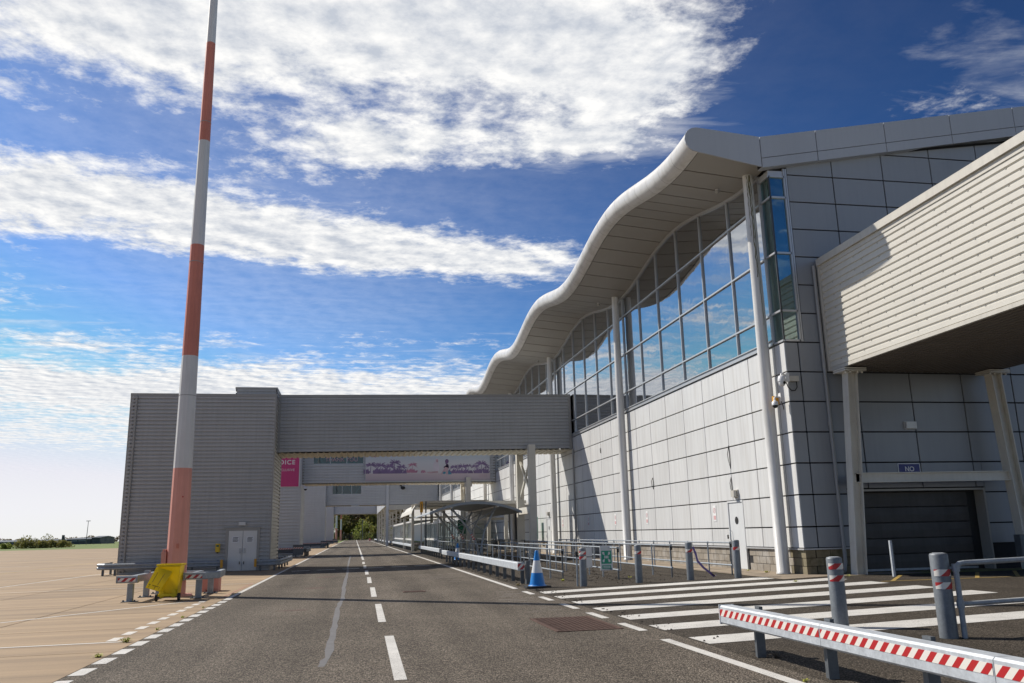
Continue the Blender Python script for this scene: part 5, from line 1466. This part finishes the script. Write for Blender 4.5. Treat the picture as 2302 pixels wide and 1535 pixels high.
dome_camera(12.46, 23.05, 4.97, 'small white dome camera below the larger one at the corner', False)
for (yy, lab) in ((25.0,'small soffit camera by the corner column'),(39.6,'small soffit camera by the second column'),(54.3,'small soffit camera by the third column')):
    x = 12.1; z = zw(yy)+.22*(WX-x)/(WX-EX)
    t = thing('soffit_camera', (x, yy, z), lab, 'camera', 'soffit cameras')
    MB().lathe([(.07,.0),(.07,-.05),(.03,-.06)], 12, (x,yy,z)).build('mount', M['flash'], t)
    MB().lathe([(.0,-.17),(.06,-.15),(.08,-.10),(.06,-.06)], 12, (x,yy,z)).build('dome', M['trim_grey'], t)
# ------------------------------------------------------------------ arched shelter on branching columns
sh_ = thing('arched_shelter', (7.1, 50, gz(7.1)), 'arched metal canopy on branching steel columns over the queue lanes', 'shelter')
def arch(u, R=6.6, half=2.75):
    x = -half+2*half*u; return 7.05+x, 3.12-(R-math.sqrt(R*R-x*x))*.98
Y0, Y1 = 49.6, 63.5
n = 22; vs = []
for i in range(n+1):
    x, z = arch(i/n); o = .02 if i % 2 else 0
    vs += [(x,Y0,z+o),(x,Y1,z+o),(x,Y0,z+.05+o),(x,Y1,z+.05+o)]
fs = []
for i in range(n): a, b = 4*i, 4*i+4; fs += [(a,b,b+1,a+1),(a+2,a+3,b+3,b+2),(a,a+2,b+2,b),(a+1,b+1,b+3,a+3)]
fs += [(0,1,3,2),(4*n,4*n+2,4*n+3,4*n+1)]
MB().add(vs, fs).build('canopy_sheet', M['galv'], sh_)
vs = []
for i in range(n+1):
    x, z = arch(i/n); vs += [(x,Y0-.05,z-.05),(x,Y0-.05,z+.10),(x,Y0+.01,z-.05),(x,Y0+.01,z+.10)]
fs = [f for i in range(n) for f in ((4*i,4*i+4,4*i+5,4*i+1),(4*i+2,4*i+3,4*i+7,4*i+6),(4*i+1,4*i+5,4*i+7,4*i+3),(4*i,4*i+2,4*i+6,4*i+4))]
MB().add(vs, fs).build('edge_rib', M['galv'], sh_)
for u in (.24,.74):
    x, z = arch(u); MB().tube([(x,Y0,z-.07),(x,Y1,z-.07)], .06, 8).build('purlin', M['white'], sh_)
for yy in (50.4, 55.6, 60.8):
    zb = gz(7.2)
    (xa, za), (xb, zb_) = arch(.24), arch(.74)
    MB().tube([(7.35,yy,zb),(7.1,yy,.9),(6.6,yy,1.75),(xa,yy,za-.05)], .065, 8).build('curved_arm', M['galv'], sh_)
    MB().tube([(7.35,yy+.12,zb),(7.45,yy+.12,.5),(7.7,yy+.12,1.6),(xb,yy+.12,zb_-.05)], .065, 8).build('curved_arm', M['galv'], sh_)
    MB().tube([(6.6,yy,1.75),(xb,yy,zb_-.2)], .028, 6).build('tie', M['galv'], sh_)
    MB().tube([(7.68,yy+.12,1.5),(xa,yy,za-.2)], .028, 6).build('tie', M['galv'], sh_)
    MB().tube([(7.02,yy-.01,1.02),(6.85,yy-.01,1.32)], .069, 8).build('hazard_tape', M['tape_x'], sh_)
# wall-side entrance canopy and the longer walkway canopy behind the shelter
def canopy(y0, y1, x0, x1, z, label, cols, curl=True):
    t = thing('walkway_canopy', (x0, y0, 0), label, 'canopy')
    pr = ([(x0,z-1.05),(x0+.12,z-.72),(x0+.4,z-.35),(x0+.8,z-.08),(x0+1.2,z)] if curl else [(x0,z)])+[(x1,z)]
    up = [(x, zz+.06) for x, zz in pr]
    MB().prism(pr+up[::-1], 1, y0, y1).build('roof_sheet', M['steel_cream'], t)
    for yy in (y0-.03, y1+.0):
        fa = [(x, zz-.12) for x, zz in pr]; fu = [(x, zz+.12) for x, zz in pr]
        MB().prism(fa+fu[::-1], 1, yy, yy+.03).build('fascia', M['steel_cream'], t)
    for (x, y) in cols: MB().box(x-.13, x+.13, y-.13, y+.13, gz(x), z-.12).build('column', M['steel_cream'], t)
    MB().box(x0+.3, x1, y0+.5, y0+.62, z-.32, z-.14).build('cross_beam', M['steel_cream'], t)
    MB().box(x0+.3, x1, y1-.62, y1-.5, z-1.15, z-.95).build('cross_beam', M['steel_cream'], t)
    return t
canopy(80, 100, 5.25, 12.6, 4.35, 'white curved walkway canopy behind the arched shelter', [(5.55,83),(5.55,97),(8.6,83),(8.6,97),(11.5,83)])
canopy(62.5, 72.5, 9.6, 12.7, 3.60, 'flat white canopy over the dark terminal entrance', [(9.9,63),(9.9,72),(11.2,63)], False)
def screen(x, y0, y1, z1, label, n, base=.05):
    t = thing('glazed_screen', (x, y0, gz(x)), label, 'screen', 'glazed screens beside the walkway')
    z0 = gz(x)+base
    for z in (z0, z0+.95, z1): MB().box(x-.05, x+.05, y0, y1, z, z+(.16 if z == z0+.95 else .1)).build('frame_rail', M['white'], t)
    for k in range(n+1):
        yy = y0+(y1-y0)*k/n; MB().box(x-.047, x+.047, yy-.05, yy+.05, gz(x), z1+.09).build('upright', M['white'], t)
    for k in range(n):
        a, b = y0+(y1-y0)*k/n+.06, y0+(y1-y0)*(k+1)/n-.06
        for (za, zb) in ((z0+.12, z0+.93), (z0+1.13, z1-.02)): MB().box(x-.008, x+.008, a, b, za, zb).build('pane', M['glass_clear'], t)
    return t
screen(5.85, 88, 131, 2.55, 'white framed glass screen close behind the roadside barrier', 18)
screen(7.1, 74, 88, 2.3, 'white framed glass screen under the curved canopy edge', 7)
screen(9.4, 76, 104, 2.5, 'white framed glass screen deep behind the arched shelter', 12)
wk = thing('walkway_roof', (6.2, 88, 2.6), 'low white roof strip over the far glass walkway', 'canopy')
MB().prism([(5.75,2.66),(8.3,2.80),(8.3,2.9),(5.75,2.76)], 1, 88, 131).build('roof_sheet', M['white'], wk)
MB().prism([(5.72,2.62),(5.78,2.62),(5.78,2.8),(5.72,2.8)], 1, 88, 131).build('gutter', M['white'], wk)
# route sign
rs = thing('route_sign', (5.9, 74.5, gz(5.9)), 'narrow yellow sign high on twin posts by the walkway', 'sign')
for x in (5.72, 6.12): MB().box(x-.06, x+.06, 74.44, 74.56, gz(5.9), 4.2).build('post', M['galv_dark' if x > 6 else 'steel_cream'], rs)
MB().box(5.60, 5.86, 74.36, 74.43, 3.25, 4.2).build('board', M['amber'], rs)
MB().box(5.71, 5.75, 74.35, 74.358, 3.5, 4.0).build('numeral', M['ink'], rs)
MB().box(6.02,6.1,74.4,74.43,-.1,.4).build('marker', M['signgreen'], rs)
hs = thing('hanging_sign', (7.9, 62, 1.5), 'dark green sign board hanging under the shelter', 'sign')
MB().box(7.42, 8.02, 62, 62.05, 1.35, 2.35).build('board', M['darkgreen'], hs)
mb = MB(); mb.box(7.5,7.9,61.985,61.995,1.95,1.99).box(7.5,7.85,61.985,61.995,1.75,1.78).box(7.5,7.8,61.985,61.995,1.6,1.63); mb.build('print', M['signgreen'], hs)
MB().tube([(7.5,62.02,2.35),(7.5,62.02,2.95)], .015, 6).tube([(7.95,62.02,2.35),(7.95,62.02,2.95)], .015, 6).build('hanger', M['galv_dark'], hs)
bs = thing('entrance_sign', (12.5, 62.4, 3.0), 'small blue sign above the dark terminal entrance', 'sign')
MB().box(11.0, 11.32, 62.36, 62.42, 3.0, 3.34).build('board', M['signblue'], bs)
tl = thing('teal_banner', (12.6, 58.5, 1), 'teal banner by the bridge portal column', 'banner')
MB().box(12.5, 12.56, 57.9, 58.6, .9, 2.4).build('sheet', M['signgreen'], tl)

for (x, y, lab) in ((-4.3,75.6,'small camera on the corner of the pink poster tower'),):
    t = thing('tower_camera', (x, y, 5.6), lab, 'camera')
    MB().tube([(x-.5,y+.6,5.75),(x-.1,y+.1,5.75),(x,y,5.65)], .05, 8).build('arm', M['camwhite'], t)
    MB().lathe([(.05,.16),(.16,.1),(.17,-.02)], 14, (x,y,5.5)).build('housing', M['camwhite'], t)
    MB().lathe([(.15,-.02),(.1,-.13),(0,-.17)], 14, (x,y,5.5)).build('smoked_dome', M['black'], t)
t = thing('bridge_camera', (7.2, 132.7, 8.7), 'black camera fixed to the face of the farther bridge', 'camera')
MB().lathe([(.0,-.35),(.3,-.25),(.35,0),(.2,.15)], 12, (7.3,132.5,8.6)).build('housing', M['black'], t)
MB().tube([(7.1,132.95,8.95),(6.9,132.6,8.9),(7.2,132.5,8.75)], .08, 8).build('arm', M['black'], t)
t = thing('bridge_lamp', (0.2, 132.9, 5.9), 'white strip lamp under the farther bridge', 'lamp')
MB().box(-.6, .6, 132.6, 132.9, 5.74, 5.95).build('case', M['lampglass'], t)

# weeds in the joints, dry tufts, litter of moss
def tuft(x, y, s, label, m='weed', n=16, seed=0):
    r = random.Random(seed); t = thing('weed_tuft', (x, y, gz(x)), label, 'weed', 'weeds in the paving joints'); mb = MB(); z = gz(x)
    for k in range(n):
        a = r.uniform(0, 6.28); d = r.uniform(.2,1)*s; h = r.uniform(.1,.45)*s; w = .07*s
        bx, by = x+r.uniform(-.25,.25)*s, y+r.uniform(-.25,.25)*s
        mx, my = bx+math.cos(a)*d*.5, by+math.sin(a)*d*.5; ex, ey = bx+math.cos(a)*d, by+math.sin(a)*d
        px, py = -math.sin(a)*w, math.cos(a)*w
        mb.add([(bx-px*.5,by-py*.5,z),(bx+px*.5,by+py*.5,z),(mx+px,my+py,z+h),(ex,ey,z+h*.7),(mx-px,my-py,z+h)], [(0,1,2,4),(4,2,3)])
    mb.build('blades', M[m], t)
tuft(-3.76, 15.75, .17, 'green weed tuft where the painted line meets the dashes', n=34, seed=1)
tuft(-3.70, 13.9, .13, 'low weed tuft beside the road dashes nearer than the others', n=30, seed=2)
tuft(-3.68, 17.6, .10, 'weed tuft between two apron dashes', n=18, seed=3)
tuft(-3.66, 20.0, .11, 'small weed farther up the road dashes', n=18, seed=4)
tuft(-3.66, 22.6, .10, 'small weed close to the mast shadow', n=14, seed=5)
tuft(6.62, 27.0, .16, 'bright weed at the foot of the outer queue rail', n=20, seed=6)
tuft(5.0, 26.2, .16, 'dry straw tuft at the end of the long barrier', 'drygrass', 30, 7)
tuft(12.6, 24.8, .16, 'weed with yellow flowers against the block plinth', n=26, seed=8)
tuft(12.65, 26.2, .12, 'small weed by the plinth near the white door', n=18, seed=9)
tuft(8.75, 26.6, .12, 'small weed by the second queue rail', n=14, seed=10)
tuft(13.5, 21.8, .12, 'weed at the path edge before the roller door', n=18, seed=11)
tuft(5.25, 10.25, .16, 'withered weed at the foot of the taped barrier post', 'trunk', 18, 12)
tuft(4.75, 8.7, .08, 'tiny weed growing through the white edge line', n=18, seed=13)
tuft(11.4, 20.9, .12, 'weed beside the crossing bars', n=18, seed=15)
tuft(-4.6, 29.4, .26, 'brown dead weed in front of the mast kerb block', 'trunk', 30, 14)
mb = MB(); r = random.Random(4)
for k in range(900):
    x = r.choice([8.2+r.gauss(0,.4), r.uniform(6.9,11.2), 5.15+r.gauss(0,.12)]); y = r.uniform(24,46) if x > 6 else r.uniform(12,50)
    s = r.uniform(.01,.035); z = gz(x)
    mb.add([(x-s,y-s,z+.002),(x+s,y-s*.6,z+.002),(x+s*.7,y+s,z+.002),(x,y,z+s*.9)], [(0,1,3),(1,2,3),(2,0,3)])
o = mb.build('moss_crumbs', M['trunk']); tag(o, 'brown moss crumbs scattered over the queue lanes', 'moss', kind='stuff')

# ------------------------------------------------------------------ woodland and fence at the end of the road
def tree(x, y, h, rx, label, m, seed, n=1500, rz=None, name='woodland_tree', bare=False, z0=None, ls=1.0, lo=.14):
    r = random.Random(seed); z0 = gz(x)-.05 if z0 is None else z0
    t = thing(name, (x, y, z0), label, 'tree', 'trees at the end of the road')
    tr = MB(); hx = x+r.uniform(-.4,.4)
    tr.tube([(x,y,z0),(x+.1,y,z0+h*.3),(hx,y,z0+h*.75)], [h*.022,h*.016,h*.005], 7)
    tips = []
    for k in range(11):
        a = r.uniform(0,6.28); zb = z0+h*r.uniform(.2,.62); l = rx*r.uniform(.5,.95)
        e = (x+math.cos(a)*l, y+math.sin(a)*l, zb+h*r.uniform(.12,.32)); tips.append(e)
        tr.tube([(x,y,zb),((x+e[0])/2+.1,(y+e[1])/2,(zb+e[2])/2+.2),e], [h*.008,h*.005,h*.002], 5, cap=False)
    tr.build('trunk', M['trunk'], t)
    cl = [(x+r.gauss(0,.45)*rx, y+r.gauss(0,.45)*rx, z0+h*r.uniform(lo,.98), r.uniform(.18,.4)*rx) for k in range(26)]
    cl = [(cx, cy, cz, s*(1.25-.8*abs((cz-z0)/h-.5))) for cx, cy, cz, s in cl]
    mb = MB(); vs = []; fs = []
    for k in range(n):
        cx, cy, cz, s = r.choice(cl)
        d = Vector((r.gauss(0,1),r.gauss(0,1),r.gauss(0,.8))).normalized()*s*r.uniform(.55,1.0)
        p = Vector((cx,cy,cz))+d
        if p.z < z0+.2: continue
        q = r.uniform(.14,.34)*ls; a = Vector((r.gauss(0,1),r.gauss(0,1),r.gauss(0,1))).normalized(); b = a.cross(Vector((r.gauss(0,1),r.gauss(0,1),r.gauss(0,1)))).normalized()
        o = len(vs); vs += [p-a*q, p+b*q*.6, p+a*q, p-b*q*.6]; fs.append((o,o+1,o+2,o+3))
    mb.add(vs, fs); mb.build('crown', M[m], t)
    return t
specs = [(-26,352,15,7,'leaf_brown'),(-13,346,14,7,'leaf_olive'),(-2,356,16,7.5,'leaf_dark'),(9,342,13,6.5,'leaf_olive'),(19,338,16,7,'leaf_brown'),(30,334,15,7,'leaf_dark'),(42,330,16,8,'leaf_olive'),
         (-20,385,18,8,'leaf_dark'),(-6,392,18,9,'leaf_brown'),(6,388,19,8,'leaf_olive'),(18,384,18,9,'leaf_dark'),(33,380,19,9,'leaf_brown'),(50,376,18,9,'leaf_dark'),(-40,372,15,8,'leaf_olive'),(62,340,15,8,'leaf_brown'),(1.5,366,17,8,'leaf_brown'),(13,362,17,8,'leaf_dark'),(25,360,17,8,'leaf_olive')]
names = ['brown-green budding tree left of the road end','olive tree behind the far masts','dark rounded tree straight behind the road end','olive tree beyond the last bridge opening','brown twiggy tree right of the road end',
         'dark tree behind the braced legs','olive tree behind the curved canopy','tall dark tree in the rear rank, far left','tall brown tree in the rear rank behind the masts','tall olive tree in the rear rank over the road',
         'tall dark tree in the rear rank right of the road','tall brown tree in the rear rank behind the gallery','tall dark tree in the rear rank behind the canopy','olive tree outermost on the apron side','brown tree outermost on the terminal side','brown tree in the middle rank over the road end','dark tree in the middle rank right of the road end','olive tree in the middle rank behind the gallery legs']
for k, ((x, y, h, rx, m), lab) in enumerate(zip(specs, names)):
    tree(x, y, h, rx, lab, m, 20+k, 3600, ls=2.3, lo=.04)
tree(3.5, 326, 7.5, 4.2, 'fresh green willow beside the far fence', 'leaf_green', 60, 1500, ls=.9, lo=.05)
tree(-9, 330, 6, 3.5, 'fresh green bush-like tree behind the masts', 'leaf_green', 61, 1200, ls=.9, lo=.05)
tree(13, 322, 5.0, 3.6, 'low yellow-green tree right of the road end', 'leaf_green', 62, 1200, ls=.9, lo=.05)
# perimeter fence with pale post caps
fn = thing('perimeter_fence', (0, 318, -.3), 'dark mesh perimeter fence across the end of the road', 'fence')
for k in range(30):
    x = -40+3.0*k; MB().box(x-.05, x+.05, 318, 318.1, -.4, 2.3).build('post', M['fence'], fn)
    MB().beam((x,318.05,2.3),(x+.25,317.7,2.75),.06,.06).build('raked_arm', M['paper'], fn)
mb = MB()
for k in range(360): x = -40+.25*k; mb.box(x-.012, x+.012, 318.11, 318.13, -.3, 2.25)
for z in (.0,.8,1.6,2.2): mb.box(-40, 50, 318.10, 318.14, z, z+.04)
mb.build('mesh_wires', M['fence'], fn, kind='stuff')
for (x, y, h, lab) in ((2.6,290,6.5,'slim grey post before the far willow'),(7.6,270,5.8,'slim grey post by the end of the far barrier')):
    t = thing('slim_post', (x,y,0), lab, 'post'); MB().tube([(x,y,-.3),(x,y,h)], .09, 8).build('shaft', M['galv_dark'], t); MB().box(x-.14,x+.14,y-.05,y+.05,h-.6,h-.1).build('box', M['galv_dark'], t)
rbk = thing('red_barrier_block', (4.6, 262, -.2), 'red plastic barrier block at the far end of the road', 'barrier')
MB().prism([(-.23,-.2),(-.23,.35),(-.05,.5),(.05,.5),(.23,.35),(.23,-.2)][::-1] and [(4.3,-.22),(4.38,.3),(4.5,.5),(4.8,.5),(4.92,.3),(5.0,-.22)], 1, 262, 264).build('body', M['red'], rbk)
MB().box(4.4,4.9,261.98,262,.0,.12).build('band', M['tapewhite'], rbk)

# ------------------------------------------------------------------ far side of the airfield
def bush(x, y, h, rx, label, m, seed, n=1500):
    r = random.Random(seed); t = thing('airfield_bush', (x,y,-.4), label, 'bush', 'bushes on the airfield grass')
    tr = MB()
    for k in range(6): a = r.uniform(0,6.28); tr.tube([(x,y,-.4),(x+math.cos(a)*rx*.5,y+math.sin(a)*.5,h*.6)], [.12,.03], 5)
    tr.build('stems', M['trunk'], t)
    vs = []; fs = []
    lob = [(x+r.uniform(-.8,.8)*rx, y+r.uniform(-.5,.5)*rx, h*r.uniform(.15,.6), r.uniform(.25,.45)*h) for k in range(16)]
    for k in range(n):
        cx, cy, cz, s = r.choice(lob); d = Vector((r.gauss(0,1.3),r.gauss(0,1),r.gauss(0,1))).normalized()*s*r.uniform(.6,1.05)
        p = Vector((cx,cy,cz-.3))+d
        if p.z < -.4: p.z = -.3
        q = r.uniform(.15,.35); a = Vector((r.gauss(0,1),r.gauss(0,1),r.gauss(0,1))).normalized(); b = a.cross(Vector((r.gauss(0,1),r.gauss(0,1),r.gauss(0,1)))).normalized()
        o = len(vs); vs += [p-a*q, p+b*q*.6, p+a*q, p-b*q*.6]; fs.append((o,o+1,o+2,o+3))
    MB().add(vs, fs).build('crown', M[m], t)
bush(-106, 312, 4.6, 6.5, 'large olive bush on the airfield grass before the hangars', 'leaf_olive', 71, 3000)
bush(-99, 312, 3.0, 5.0, 'lower bush joined to the right of the large one', 'leaf_olive', 72, 1600)
bush(-112, 306, 2.2, 2.5, 'small round bush left of the large one', 'leaf_green', 73, 900)
bush(-103, 330, 2.6, 3.5, 'small green bush beneath the dark tail fin', 'leaf_olive', 74, 900)
def hangar(x0, x1, y, h, label, lights, z0=-.6):
    t = thing('hangar', ((x0+x1)/2, y, z0), label, 'building', 'low dark hangars across the airfield')
    MB().box(x0, x1, y, y+40, z0, h).build('wall', M['hangar'], t)
    MB().prism([(y-.8,h),(y+40.8,h),(y+20,h+1.2)], 0, x0-.6, x1+.6).build('roof', M['hangar'], t)
    for (a, b, z1, z2) in lights:
        k = a
        while k < b: MB().box(k, k+5, y-.12, y, z1, z2).build('window', M['hangar_light'], t); k += 6
    for k in range(int((x1-x0)/9)): MB().box(x0+9*k+1, x0+9*k+1.4, y-.2, y, z0, h-.3).build('bay_post', M['hangar'], t)
hangar(-330, -238, 690, 2.6, 'long low hangar left of the large bush', [(-256,-240,1.6,2.1)])
hangar(-234, -213, 690, 2.8, 'long low hangar behind the tail fin', [(-228,-215,1.2,1.8)])
hangar(-212, -195.5, 690, 3.4, 'hangar at the foot of the distant light pole', [(-210,-200,2.0,2.5)])
hangar(-195, -189, 690, 4.4, 'taller block at the end of the hangar row', [])
tf = thing('tail_fin', (-199, 640, 0), 'dark upright aircraft tail fin rising above the hangars', 'aircraft')
MB().prism([(-200.4,-.4),(-197.8,-.4),(-198.6,6.3),(-200.2,6.3)], 1, 640, 640.5).build('fin', M['hangar'], tf)
MB().prism([(-203,.8),(-194,1.2),(-194,2.4),(-202,2.0)], 1, 639, 642.5).build('tail_cone', M['hangar'], tf)
pl = thing('light_pole', (-184, 640, 0), 'tall thin light pole above the distant hangars', 'lamp post')
MB().tube([(-184.3,640,-.5),(-183.9,640,15.6)], [.28,.16], 8).build('shaft', M['fence'], pl)
MB().box(-185.2,-182.6,639.6,640.4,15.4,15.8).build('lamp_head', M['fence'], pl)
for k, (x, y, h, rx) in enumerate(((-330,820,6,10),(-302,830,6,10),(-262,850,6,14),(-250,860,7,12),(-236,840,6,10),(-252,860,6,12),(-225,850,6,10),(-205,870,6,16),(-185,860,6,16),(-160,880,6,18),(-140,870,6,16))):
    r = random.Random(90+k); t = thing('distant_tree', (x,y,-.5), ['low tree clump on the skyline at far left','second skyline clump from the left','skyline clump behind the large bush','skyline clump right of the large bush','skyline clump before the tail fin','skyline clump behind the tail fin','skyline clump left of the light pole','skyline clump behind the end block','skyline clump just left of the grey tower','skyline clump mostly hidden by the grey tower','skyline clump behind the grey tower edge'][k], 'tree', 'tree clumps on the far skyline')
    MB().tube([(x,y,-.5),(x,y,h*.5)], .4, 6).build('trunk', M['trunk'], t)
    vs = []; fs = []
    lob = [(x+r.uniform(-1,1)*rx, y, h*r.uniform(.3,.75), r.uniform(.2,.35)*h) for _ in range(14)]
    for _ in range(700):
        cx, cy, cz, s = r.choice(lob); d = Vector((r.gauss(0,1.5),r.gauss(0,1),r.gauss(0,1))).normalized()*s*r.uniform(.5,1.1)
        p = Vector((cx,cy,cz))+d; q = r.uniform(.4,.9); a = Vector((r.gauss(0,1),r.gauss(0,1),r.gauss(0,1))).normalized(); b = a.cross(Vector((r.gauss(0,1),r.gauss(0,1),r.gauss(0,1)))).normalized()
        o = len(vs); vs += [p-a*q, p+b*q*.6, p+a*q, p-b*q*.6]; fs.append((o,o+1,o+2,o+3))
    MB().add(vs, fs).build('crown', M['leaf_brown'], t)
af = thing('airfield_fence', (-120, 560, -.4), 'thin dark fence on the airfield grass by the grey tower', 'fence')
for k in range(24): x = -165+4*k; MB().box(x-.08,x+.08,560,560.1,-.4,2.2).build('post', M['fence'], af)
MB().box(-165,-69,560.02,560.06,1.9,2.0).box(-165,-69,560.02,560.06,.9,1.0).build('wire', M['fence'], af)
# roof and loading of the far right: nothing else stands in view

def finish():
    sc = bpy.context.scene
    sc.render.film_transparent = False
finish()
